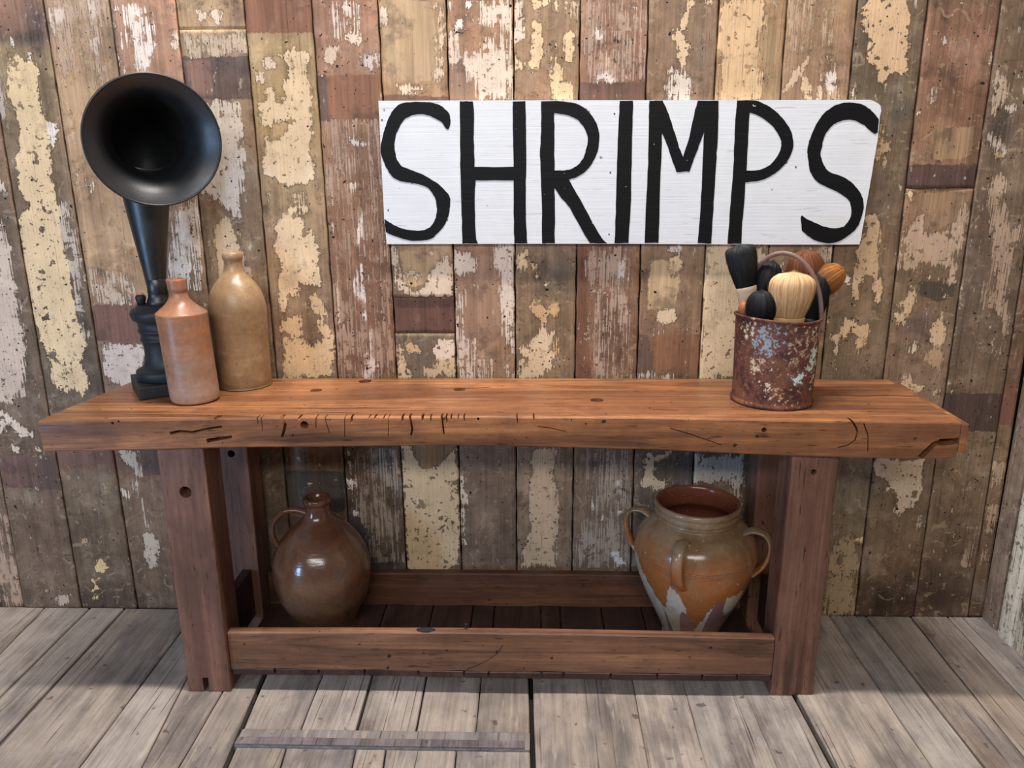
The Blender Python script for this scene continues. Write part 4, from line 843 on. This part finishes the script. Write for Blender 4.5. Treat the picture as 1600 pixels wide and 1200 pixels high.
# ================================================================== HORN LOUDSPEAKER
def horn_mat(name, col, rough, spec=.45):
    n = NT(name); q = n.noise(18, 5, .6)
    c = n.mul(col[:3], n.math('MULTIPLY_ADD', q, .7, .65))
    return n.out(c, n.math('MULTIPLY_ADD', q, .25, rough-.1), n.bump(n.noise(120, 3, .6), .0004, .5), 0, spec)
M_HORN, M_EBON, M_PLINTH = horn_mat('black_horn_enamel', S(24, 25, 27), .40, .9), horn_mat('ebonised_wood', S(38, 42, 47), .5), horn_mat('plinth_black', S(40, 42, 44), .5)
hc = Vector((-1.100, -.158, HB))
horn = tag(empty('horn_loudspeaker', hc), 'black antique horn loudspeaker with wide bell on turned column at bench left end', 'loudspeaker')
bm = bmesh.new(); box_bm(bm, (-.095, -.095, 0), (.095, .095, .036)); bevel_all(bm, .003)
bmesh.ops.rotate(bm, verts=bm.verts, cent=(0, 0, 0), matrix=Matrix.Rotation(math.radians(33), 3, 'Z')); from_bm('plinth', bm, M_PLINTH, horn)
lathe('column', [(.001,.0362),(.082,.0362),(.086,.038),(.087,.06),(.086,.0635),(.076,.067),(.066,.075),(.060,.09),(.057,.11),(.0575,.135),(.060,.150),(.0605,.1505),(.0635,.152),(.0640,.156),(.0635,.160),(.0615,.1605),(.0625,.176),(.0630,.1765),(.0665,.178),(.0670,.182),(.0665,.186),(.0645,.1865),(.066,.205),(.068,.210),(.078,.216),(.083,.229),(.083,.237),(.078,.246),(.066,.250),(.064,.256),(.050,.258),(.001,.259)], M_EBON, horn)
lathe('binding_post', [(.001,.258),(.012,.258),(.012,.267),(.014,.270),(.015,.279),(.012,.285),(.001,.286)], M_EBON, horn, seg=20).location = (-.048, -.012, 0)
adir = Vector((.52, -.83, -.17)).normalized()
mouth = Vector(on_y(241, 221, -.335)) - hc
neck0 = Vector((-.002, 0, .257))
P0, P3 = neck0, mouth
P1 = neck0 + Vector((.0, .0, .40)); P2 = mouth - adir*.30
path = []
for t in [i_/60 for i_ in range(61)]:
    path.append(((1-t)**3)*P0 + 3*((1-t)**2)*t*P1 + 3*(1-t)*t*t*P2 + t**3*P3)
Ls = np.cumsum([0]+[(path[i+1]-path[i]).length for i in range(60)]); Ls /= Ls[-1]
rs = [float(np.interp(t, [0,.12,.3,.45,.6,.72,.82,.89,.94,.975,1], [.022,.029,.046,.060,.072,.083,.094,.105,.118,.137,.163])) for t in Ls]
# outer skin forward, rolled lip, inner skin back
outer = sweep('bell', path, rs, M_HORN, horn, seg=72, caps=False)
inner_path = [p for p in path[4:]]; inner_r = [r-.003 for r in rs[4:]]
inr = sweep('bell_lining', inner_path, inner_r, M_HORN, outer, seg=72, caps=False)
# rolled rim
e = path[-1]; tdir = (path[-1]-path[-2]).normalized(); sd = tdir.orthogonal().normalized(); ud = tdir.cross(sd)
ring = [e + (sd*math.cos(a)+ud*math.sin(a))*(rs[-1]) for a in np.linspace(0, 2*math.pi, 97)]
sweep('rolled_rim', ring, .0032, M_HORN, outer, seg=8, caps=False)
# collar where the neck enters the column
lathe('neck_collar', [(.030,.250),(.034,.258),(.033,.268),(.029,.276),(.0275,.29),(.0285,.292),(.0285,.33),(.027,.332)], M_HORN, horn, seg=32, closed_bottom=False)

# ================================================================== STONEWARE ON THE BENCH
def stone_material(name, cols, rough=.45, zmix=None, speck=S(70, 44, 30)):
    """cols: main, warm blotch, pale; zmix=(z lo, z hi, colour) for a paler or darker foot"""
    n = NT(name); a = n.noise(9, 5, .6, dist=.5); b = n.noise((24, 24, 60), 4, .6); c = n.noise(70, 4, .6)
    col = n.mix(n.step(a, .40, .64), cols[0], cols[1])
    col = n.mix(n.step(n.noise(16, 6, .65), .50, .66, 0, .8), col, cols[2])
    if zmix:
        sx = n.t.nodes.new('ShaderNodeSeparateXYZ'); n.L(n.tc.outputs['Object'], sx.inputs[0])
        zz = n.math('ADD', sx.outputs[2], n.math('MULTIPLY_ADD', n.noise(20, 6, .65), .30, -.15))
        col = n.mix(n.step(zz, zmix[0], zmix[1], zmix[3] if len(zmix) > 3 else .8, 0), col, zmix[2])
    col = n.mul(col, n.math('MULTIPLY_ADD', c, .6, .7)); col = n.mul(col, n.math('MULTIPLY_ADD', n.noise((5, 5, 26), 5, .6), .8, .6))
    col = n.mix(n.step(n.noise(120, 2, .5), .72, .76, 0, .8), col, speck)
    return n.out(col, n.math('MULTIPLY_ADD', a, .3, rough-.15), n.bump(n.math('ADD', b, n.math('MULTIPLY', c, .5)), .0007, .6), 0, .45)
M_TERRA = stone_material('terracotta_stoneware', (S(158, 110, 84), S(168, 112, 80), S(148, 112, 92)), .36, (.03, .19, S(166, 142, 126), .75))
M_TAN = stone_material('tan_salt_glaze', (S(162, 130, 98), S(148, 116, 84), S(174, 144, 108)), .34, (.0, .12, S(126, 98, 70), .6))
b1 = tag(empty('stoneware_bottle', (-.971, -.276, HB)), 'short necked reddish terracotta bottle with flat sloping shoulders and chalky foot', 'bottle', 'stoneware bottles on the bench')
lathe('body', [(.001,.0005),(.058,.0005),(.064,.003),(.0665,.010),(.0672,.03),(.0672,.12),(.0676,.21),(.0688,.249),(.0690,.2515),(.0683,.2535),(.0660,.2555),(.058,.262),(.048,.270),(.038,.279),(.030,.289),(.0255,.299),(.0235,.306),(.0228,.310),(.0232,.3125),(.0245,.314),(.0248,.322),(.0252,.336),(.0262,.344),(.0255,.347),(.021,.3475),(.018,.344),(.0165,.33),(.016,.30)], M_TERRA, b1, wob=.004, shear=(-.045, -.01), seed=2)
b2 = tag(empty('stoneware_bottle', (-.889, -.108, HB)), 'tall tan stoneware bottle with round shoulders and bulbous lip near the wall', 'bottle', 'stoneware bottles on the bench')
lathe('body', spline([(.001,.0005),(.074,.0005),(.0795,.004),(.081,.03),(.0815,.10),(.083,.18),(.0838,.225),(.081,.255),(.073,.285),(.058,.311),(.042,.330),(.0315,.345),(.027,.362),(.0255,.376)], 4) + [(.026,.379),(.0285,.382),(.0298,.390),(.029,.398),(.0255,.4035),(.019,.405),(.0165,.402),(.0155,.37)], M_TAN, b2, wob=.004, seed=5)

# ================================================================== JUG AND POT ON THE SHELF
SH = .0707
def jug_material():
    n = NT('brown_salt_glaze'); a = n.noise(6, 5, .6, dist=.6); b = n.noise((8, 8, 60), 3, .5); c = n.noise(90, 4, .6)
    col = n.mix(n.step(a, .38, .64), S(92, 58, 44), S(116, 84, 62))
    col = n.mix(n.step(n.noise(11, 6, .6), .52, .70, 0, .6), col, S(92, 78, 76))
    col = n.mul(col, n.math('MULTIPLY_ADD', c, .5, .75))
    return n.out(col, n.math('MULTIPLY_ADD', a, .16, .10), n.bump(n.math('ADD', b, n.math('MULTIPLY', c, .35)), .0012, .7), 0, .55)
M_JUG = jug_material()
jug = tag(empty('stoneware_jug', (-.672, -.180, SH)), 'brown salt glazed round bellied jug with one small loop handle on lower shelf', 'jug')
lathe('body', spline([(.001,.0003),(.088,.0003),(.094,.004),(.103,.03),(.122,.07),(.142,.115),(.152,.165),(.153,.205),(.144,.250),(.125,.290),(.097,.325),(.068,.352),(.048,.372),(.039,.392),(.036,.41)], 5) + [(.0365,.414),(.040,.418),(.043,.424),(.043,.432),(.040,.437),(.034,.438),(.028,.434),(.026,.41),(.027,.38)], M_JUG, jug, wob=.005, shear=(.0, 0), seed=8)
hd = Vector((-.985, -.17, 0)).normalized()
def strap(name, parent, mat, hd, pts, r, flat):
    P = [hd*a + Vector((0, 0, z)) for a, z in pts]
    q = [Vector(t) for t in spline([tuple(p) for p in P], 8)]
    side = hd.cross(Vector((0, 0, 1)))
    v = []; f = []; n = len(q); seg = 14
    for i, p in enumerate(q):
        t = (q[min(i+1, n-1)]-q[max(i-1, 0)]).normalized(); nn = side.cross(t)
        k = 1 + .45*abs(2*i/(n-1)-1)**3
        for s in range(seg):
            a = 2*math.pi*s/seg; v.append(p + side*(math.cos(a)*r*k) + nn*(math.sin(a)*r*flat*(1+.18*math.cos(3*a))))
    for i in range(n-1):
        for s in range(seg): j = (s+1) % seg; f.append((i*seg+s, i*seg+j, (i+1)*seg+j, (i+1)*seg+s))
    f.append(tuple(range(seg))[::-1]); f.append(tuple((n-1)*seg+s for s in range(seg)))
    o = mesh(name, v, f, mat, parent, True)
    b = bmesh.new(); b.from_mesh(o.data); bmesh.ops.recalc_face_normals(b, faces=b.faces); b.to_mesh(o.data); b.free()
    return o
strap('handle', jug, M_JUG, hd, [(.030,.388),(.070,.399),(.108,.392),(.136,.362),(.143,.325),(.132,.288),(.122,.272)], .0125, .72)
# pot: glaze runs are carried on the mesh as distances to their edges
def pot_material():
    n = NT('dripped_ochre_glaze'); a = n.noise(7, 5, .6, dist=.4); c = n.noise(60, 5, .6)
    jig = n.math('ADD', n.math('MULTIPLY_ADD', n.noise(34, 6, .68), .05, -.025), n.math('MULTIPLY_ADD', n.noise((46, 46, 7), 4, .6), .10, -.05))
    g = n.step(n.math('ADD', n.attr('glaze'), jig), -.003, .003); p = n.step(n.math('ADD', n.attr('pale'), jig), -.0025, .0025); s = n.step(n.math('ADD', n.attr('shoulder'), n.math('MULTIPLY_ADD', a, .12, -.06)), -.05, .05)
    clay = n.mix(n.step(a, .4, .62), S(124, 92, 92), S(142, 104, 92))
    pale = n.mix(n.step(a, .4, .62), S(186, 178, 170), S(178, 156, 130))
    och = n.mix(n.step(n.noise(12, 5, .6), .36, .66), S(158, 94, 50), S(146, 100, 64))
    och = n.mix(s, och, n.mix(n.step(a, .4, .6), S(120, 94, 66), S(144, 122, 98)))
    col = n.mix(g, n.mix(p, clay, pale), och)
    ins = n.attr('inside'); col = n.mix(ins, col, S(118, 66, 48))  # inside colour darkened for the shade within the mouth
    col = n.mul(col, n.math('MULTIPLY_ADD', c, .45, .78))
    col = n.mix(n.step(n.noise(110, 2, .5), .71, .75, 0, .7), col, S(206, 190, 170))
    r = n.step(g, 0, 1, .42, .2, False)
    return n.out(col, r, n.bump(n.math('ADD', n.noise((6, 6, 70), 3, .5), n.math('MULTIPLY', g, .8)), .0012, .6), 0, .5)
M_POT = pot_material()
pot = tag(empty('glazed_pot', (.497, -.205, SH)), 'wide mouthed ochre glazed pot with loop handles and pale glaze drips', 'pot')
pprof = spline([(.001,.0003),(.080,.0003),(.085,.004),(.094,.03),(.118,.085),(.146,.145),(.171,.21),(.182,.258),(.182,.300),(.172,.336),(.150,.366),(.131,.381),(.121,.389)], 6)
pprof += [(r_*.915, z_+.036) for r_, z_ in [(.132,.356),(.135,.358),(.135,.362),(.133,.365),(.135,.368),(.138,.372),(.139,.379),(.136,.385),(.137,.389),(.140,.393),(.141,.401),(.138,.407),(.132,.409),(.127,.406),(.124,.398),(.122,.38),(.121,.355)]] + spline([(.118,.379),(.155,.345),(.172,.29),(.160,.21),(.11,.085),(.08,.015),(.001,.012)], 5)
nin = 7*0
pb = lathe('body', pprof, M_POT, pot, seg=120, wob=.004, seed=4)
def pot_attrs(o):
    co = np.zeros(len(o.data.vertices)*3); o.data.vertices.foreach_get('co', co); co = co.reshape(-1, 3)
    th = np.degrees(np.arctan2(co[:, 1], co[:, 0]))+90; th = (th+180) % 360-180      # 0 = facing the room
    z = co[:, 2]
    # lower edge of the ochre glaze, and of the pale runs, around the front
    ge = np.interp(th, [-180,-140,-95,-80,-62,-50,-42,-36,-28,-20,-14,-6,2,10,18,28,40,52,66,80,110,150,180], [.21,.23,.28,.27,.22,.17,.15,.205,.225,.18,.115,.097,.11,.17,.20,.21,.20,.19,.20,.205,.21,.23,.21])
    pe = np.interp(th, [-180,-110,-90,-60,-52,-47,-42,-38,-30,-26,-20,-14,-8,-3,2,6,9,14,22,26,34,42,50,60,90,140,180], [.1,.06,.0,.0,.03,.13,.05,-.02,-.02,.12,.16,.15,.10,.06,.02,.04,.15,.23,.23,.14,.105,.14,.18,.22,.1,.06,.1])
    ge = ge + .008*np.sin(np.radians(th*9)+.5) + .006*np.sin(np.radians(th*17)); pe = pe + .010*np.sin(np.radians(th*13)+1) + .008*np.sin(np.radians(th*23))
    fattr(o.data, 'glaze', np.clip(z-ge, -.08, .08)); fattr(o.data, 'pale', np.clip(z-pe, -.08, .08)); fattr(o.data, 'shoulder', np.clip(z-.335+.02*np.sin(np.radians(th*2+40)), -.1, .1))
    return len(co)
pot_attrs(pb)
seg = 120; k_in = len(pprof)-len(spline([(0,0)]*7, 5))-5
ins = np.zeros(len(pb.data.vertices)); ins[k_in*seg:] = 1; fattr(pb.data, 'inside', ins)
for ang in (-25, -115, 155, 65):
    hd = Vector((math.cos(math.radians(ang)), math.sin(math.radians(ang)), 0))
    h = strap('handle', pot, M_POT, hd, [(.140,.366),(.170,.380),(.203,.374),(.220,.346),(.218,.306),(.202,.268),(.178,.240)], .0165, .5)
    pot_attrs(h); fattr(h.data, 'inside', np.zeros(len(h.data.vertices)))
for z in (.276, .283, .290):
    r = float(np.interp(z, [.240,.275], [.1832,.1832]))
    ringp = [Vector((r*math.cos(a), r*math.sin(a), z)) for a in np.linspace(0, 2*math.pi, 73)]
    rg = sweep('incised_band', ringp, .0016, M_POT, pb, seg=6, caps=False); pot_attrs(rg); fattr(rg.data, 'inside', np.zeros(len(rg.data.vertices)))

# ================================================================== RUSTY CAN AND BRUSHES
def can_material():
    n = NT('rusted_painted_tin'); a = n.noise(14, 7, .7); c = n.noise(85, 6, .72); d = n.noise(130, 3, .6)
    col = n.mix(n.step(a, .38, .60), S(76, 46, 44), S(122, 78, 62))
    col = n.mix(n.step(c, .52, .66, 0, .8), col, S(160, 104, 70)); col = n.mix(n.step(n.noise(24, 6, .7), .52, .66, 0, .8), col, S(66, 44, 46))
    col = n.mul(col, n.math('MULTIPLY_ADD', d, .7, .65))
    v = n.math('ADD', n.attr('psd'), n.math('ADD', n.math('MULTIPLY_ADD', c, .12, -.06), n.math('MULTIPLY_ADD', a, .06, -.034)))
    m_ = n.step(v, -.0012, .0012)
    col = n.mix(m_, col, n.mul(n.attr('pcol', True), n.math('MULTIPLY_ADD', d, .5, .75)))
    return n.out(col, n.step(m_, 0, 1, .75, .5, False), n.bump(n.math('ADD', m_, n.math('MULTIPLY', c, 1.5)), .0018, .8), 0, .3)
M_CAN = can_material()
canp = Vector((.672, -.264, HB)); CR_, CH = .108, .247
can = tag(empty('paint_can', canp), 'rusty flaking metal paint can with wire handle holding old brushes', 'can')
v = []; f = []; seg = 144; zs = np.concatenate([[0, .004, .010, .013], np.linspace(.017, CH-.012, 44), [CH-.009, CH-.006, CH-.002, CH, CH-.001, CH-.008, CH-.1, CH-.2, .012]])
def can_r(i, z):
    if i == 0: return CR_+.0015
    if i in (1, 2): return CR_+.0042
    if i == 3: return CR_+.0005
    if i >= 48:
        return [CR_+.006, CR_+.0095, CR_+.010, CR_+.008, CR_+.004, CR_+.002, CR_-.001, CR_-.002, CR_-.003][i-48]
    return CR_ + .004*z/CH
for i, z in enumerate(zs):
    r = can_r(i, z)
    for k in range(seg):
        a = 2*math.pi*k/seg; w = 1+.006*math.sin(2*a+1)*z/CH + .004*math.sin(5*a+z*30)
        v.append((r*w*math.cos(a) + .0*z, r*w*math.sin(a), z + (.004*math.sin(a*2+.6) if i > 47 and i < 54 else 0)))
nz_ = len(zs)
for i in range(nz_-1):
    for k in range(seg): j = (k+1) % seg; f.append((i*seg+k, i*seg+j, (i+1)*seg+j, (i+1)*seg+k))
f.append(tuple(reversed(range(seg)))); f.append(tuple((nz_-1)*seg+k for k in range(seg)))
body = mesh('can_body', v, f, M_CAN, can, True)
CP = [((152,160,170),-.006,[(170,600),(260,580),(370,575),(385,640),(365,780),(300,745),(230,760),(175,770)]), ((190,164,136),-.006,[(370,590),(650,590),(600,720),(540,760),(500,840),(430,830),(370,810)]), ((206,222,214),.004,[(545,735),(612,728),(612,850),(560,885),(520,865),(540,800)]),
      ((214,232,234),.012,[(418,910),(470,895),(482,950),(430,945)]), ((214,232,234),.012,[(480,893),(510,890),(508,915),(484,918)]), ((222,204,176),.002,[(190,950),(250,960),(275,1040),(230,1060),(225,1000)]), ((214,190,160),-.002,[(170,800),(230,790),(210,880),(170,900)]),
      ((216,196,164),.006,[(270,840),(310,870),(290,870)]), ((220,206,180),-.003,[(555,890),(600,880),(605,980),(570,1000)]), ((206,168,130),-.006,[(280,1000),(460,980),(460,1090),(300,1090)]), ((216,200,176),-.003,[(120,560),(180,560),(170,700),(120,720)]), ((220,226,224),.008,[(540,610),(565,620),(560,640)])]
co = np.array(v); thc = np.arctan2(co[:, 1], co[:, 0]-.0*co[:, 2]); uv = np.stack([(thc+math.pi/2)*CR_, co[:, 2]], 1); uv[:, 0] = (uv[:, 0]+math.pi*CR_) % (2*math.pi*CR_) - math.pi*CR_
psd = np.full(len(v), -.035); pc = np.tile([lin(t) for t in (206,180,150)]+[1], (len(v), 1))
for c_, cap, poly in CP:
    q = []
    for x, y in poly:
        s = (y-540)/590; fxx = max(-.97, min(.97, (x-(392-37*s))/277)); q.append((math.asin(fxx)*CR_, CH*(1-s)))
    sd = np.clip(poly_sd(uv, q), -.035, cap+.004); t = sd > psd; psd = np.where(t, sd, psd); pc[t] = [lin(k) for k in c_]+[1]
fattr(body.data, 'psd', psd); cattr(body.data, 'pcol', pc)
M_WIRE = plain('rusty_wire', S(136, 108, 100), .6, .3, .4, 60)
# bail handle: arc standing over the mouth, in a plane turned towards the room
A = Vector((.100, -.052, CH-.028)); B = Vector((-.080, .050, CH-.03))
mid = (A+B)/2; ax = (A-B)/2
hp = [A + Vector((.006, -.006, -.012)), A] + [mid + ax*math.cos(t) + Vector((0, 0, .196*math.sin(t)**.85)) + Vector((-.016, -.02, 0))*math.sin(t) for t in np.linspace(.12, math.pi-.12, 30)] + [B]
sweep('wire_handle', hp, .0062, M_WIRE, can, seg=10)
for q in (A, B):
    dq = Vector((q.x-.0*q.z, q.y, 0)).normalized()
    lug = lathe('lug', [(.001,-.004),(.016,-.004),(.016,.002),(.010,.006),(.001,.007)], M_WIRE, body, seg=18); lug.rotation_euler = dq.to_track_quat('Z', 'Y').to_euler(); lug.location = Vector((.0*q.z, 0, q.z-.008)) + dq*CR_

def bristle_material(name, tip, root):
    n = NT(name)
    h = n.attr('along'); g = n.noise((1, 1, 1), 2, .5, vec=n.map((1, 1, 1), None))
    st = n.attr('strand')
    col = n.mix(n.step(n.math('ADD', h, n.math('MULTIPLY_ADD', st, .3, -.15)), .1, .9), root, tip)
    col = n.mul(col, n.math('MULTIPLY_ADD', st, .8, .6))
    return n.out(col, .6, None, 0, .3)
def brush(label, px, depthY, direction, length, w0, w1, flat, colours, ferr, belly=.75, tipround=.35, seed=0, hand=S(150, 112, 80), hr=.012, collar=None):
    """px: where the bristle root shows in the photo; direction: root to tip in world space"""
    rg = np.random.default_rng(seed)
    root = Vector(on_y(px[0], px[1], depthY)); d = Vector(direction).normalized()
    t = tag(empty('paint_brush', root), label, 'brush', 'old brushes in the can')
    side = d.cross(Vector((0, 1, 0)));
    if side.length < .05: side = Vector((1, 0, 0))
    side.normalize(); up = side.cross(d).normalized()
    M = bristle_material('bristle', colours[0], colours[1])
    v = []; f = []; al = []; stn = []; seg = 160; nr = 16
    ridg = rg.uniform(0, 1, seg); ridg2 = (ridg+np.roll(ridg, 1)+np.roll(ridg, 2))/3; lump = np.convolve(np.tile(rg.normal(0, 1, seg), 3), np.ones(25)/25, 'same')[seg:2*seg]
    for i in range(nr+1):
        s = i/nr
        w = w0 + (w1-w0)*math.sin(min(1, s/belly)*math.pi/2)
        if s > 1-tipround: q = (s-(1-tipround))/tipround; w *= math.sqrt(max(0, 1-q**2.6))*.98+.02
        for k in range(seg):
            a = 2*math.pi*k/seg; rr = w*(1+.05*(ridg2[k]-.5)*min(1, s*3)+.03*(ridg[k]-.5)+.07*lump[k]*s); L = length*s*(1+(.05*(ridg[k]-.5) if s > .5 else 0))
            v.append(side*(math.cos(a)*rr) + up*(math.sin(a)*rr*flat) + d*L); al.append(s); stn.append(.35+.65*ridg[k])
    for i in range(nr):
        for k in range(seg): j = (k+1) % seg; f.append((i*seg+k, i*seg+j, (i+1)*seg+j, (i+1)*seg+k))
    f.append(tuple(reversed(range(seg)))); f.append(tuple(nr*seg+k for k in range(seg)))
    # loose hairs standing off the bundle
    for _ in range(900):
        a = rg.uniform(0, 6.283); s0 = rg.uniform(.05, .75); s1h = min(1.06, s0+rg.uniform(.2, .45)); base = len(v); off = rg.uniform(1.0, 1.12)
        n_ = 4
        for q in range(n_+1):
            s = s0+(s1h-s0)*q/n_; sc = min(s, 1)
            w = w0+(w1-w0)*math.sin(min(1, sc/belly)*math.pi/2)
            if sc > 1-tipround: qq = (sc-(1-tipround))/tipround; w *= math.sqrt(max(0, 1-qq**2.6))*.98+.02
            w = w*(1+(off-1)*q/n_) + .0004; wd = .0004*(1-q/n_*.9)
            c0 = side*(math.cos(a)*w)+up*(math.sin(a)*w*flat)+d*(length*s); tg = (side*-math.sin(a)+up*math.cos(a)*flat).normalized()
            v.append(c0-tg*wd); v.append(c0+tg*wd); al += [s]*2; st_ = rg.uniform(.2, 1.1); stn += [st_]*2
        for q in range(n_): b_ = base+q*2; f.append((b_, b_+1, b_+3, b_+2))
    o = mesh('bristles', v, f, M, t, True); fattr(o.data, 'along', al); fattr(o.data, 'strand', stn)
    # ferrule and handle running down into the can
    Mf = plain('ferrule', ferr, .5, 0, .3, 40)
    fl = .05 if collar is None else collar
    ring = []
    vv = []; ff = []; sg = 32
    for q, (off, k_) in enumerate(((.004, 1.03), (.002, 1.08), (-.006, 1.08), (-.012, 1.03), (-fl+.006, .98), (-fl, .8))):
        for k in range(sg):
            a = 2*math.pi*k/sg; w = w0*k_; vv.append(side*(math.cos(a)*w)+up*(math.sin(a)*w*flat)+d*off)
    for q in range(5):
        for k in range(sg): j = (k+1) % sg; ff.append((q*sg+j, q*sg+k, (q+1)*sg+k, (q+1)*sg+j))
    ff.append(tuple(range(sg))); ff.append(tuple(5*sg+k for k in reversed(range(sg))))
    mesh('ferrule', vv, ff, Mf, t, True)
    foot = Vector((canp.x+.0, canp.y, HB+.02)); end = (foot-root); start = -d*fl*.8
    hdv = -d
    tgt = root + hdv*.18
    # keep the handle inside the tin
    ctr = Vector((canp.x+.0, canp.y)); tx = Vector((tgt.x, tgt.y)); dv = tx-ctr
    if dv.length > .085: dv *= .085/dv.length; tgt.x, tgt.y = ctr.x+dv.x, ctr.y+dv.y
    tgt.z = max(tgt.z, HB+.03)
    e_ = tgt-root; pth = [start.lerp(e_, q/10) for q in range(11)]
    sweep('handle', pth, [hr*(1+.35*math.sin(q/10*math.pi)) for q in range(11)], plain('brush_handle', hand, .5), t, seg=14)
    return t
BLK = (S(40, 42, 44), S(14, 13, 14)); BL2 = (S(24, 25, 30), S(10, 9, 10)); BLO = (S(208, 170, 126), S(170, 132, 92)); RED = (S(106, 62, 38), S(52, 31, 24)); OCH = (S(160, 104, 50), S(96, 58, 32))
brush('charcoal flat ended brush with pale wooden collar leaning left out of the can', (1166, 450), -.262, (-.22, 0, 1), .118, .026, .041, .55, BLK, S(206, 178, 150), .9, .14, 1, collar=.06)
brush('round black brush leaning right behind the blonde one', (1186, 478), -.24, (.24, .02, 1), .125, .024, .037, .8, BL2, S(40, 34, 32), .6, .5, 2)
brush('low black round brush at the front left of the can', (1188, 503), -.315, (-.02, -.05, 1), .085, .030, .041, .8, BL2, S(30, 28, 28), .5, .6, 3)
brush('blonde bristled wide brush standing upright at the front of the can', (1232, 497), -.318, (.02, -.04, 1), .122, .040, .060, .6, BLO, S(200, 160, 112), .75, .32, 4)
brush('rusty red domed brush standing tallest at the back of the can', (1262, 478), -.215, (-.14, .03, 1), .155, .028, .055, .75, RED, S(60, 40, 34), .65, .55, 5)
brush('ochre pointed brush leaning out over the right rim of the can', (1268, 454), -.235, (.72, -.02, .55), .100, .026, .041, .8, OCH, S(60, 40, 30), .5, .72, 6)
brush('black brush tucked under the ochre one at the right rim', (1268, 500), -.255, (.10, .02, 1), .125, .024, .034, .7, BL2, S(26, 24, 24), .6, .4, 7)
# small orange wooden knob showing over the left rim
kp = Vector(on_y(1163, 482, -.280)); kn = tag(empty('wooden_handle', kp), 'small orange wooden handle end showing over the left rim of the can', 'handle', None)
kd = Vector((-.30, -.06, 1)).normalized()
sweep('handle_end', [kd*t for t in (-.16, -.1, -.04, -.01, .004, .014, .020)], [.008, .009, .011, .015, .0165, .012, .004], plain('orange_wood', S(160, 98, 64), .5), kn, seg=18)
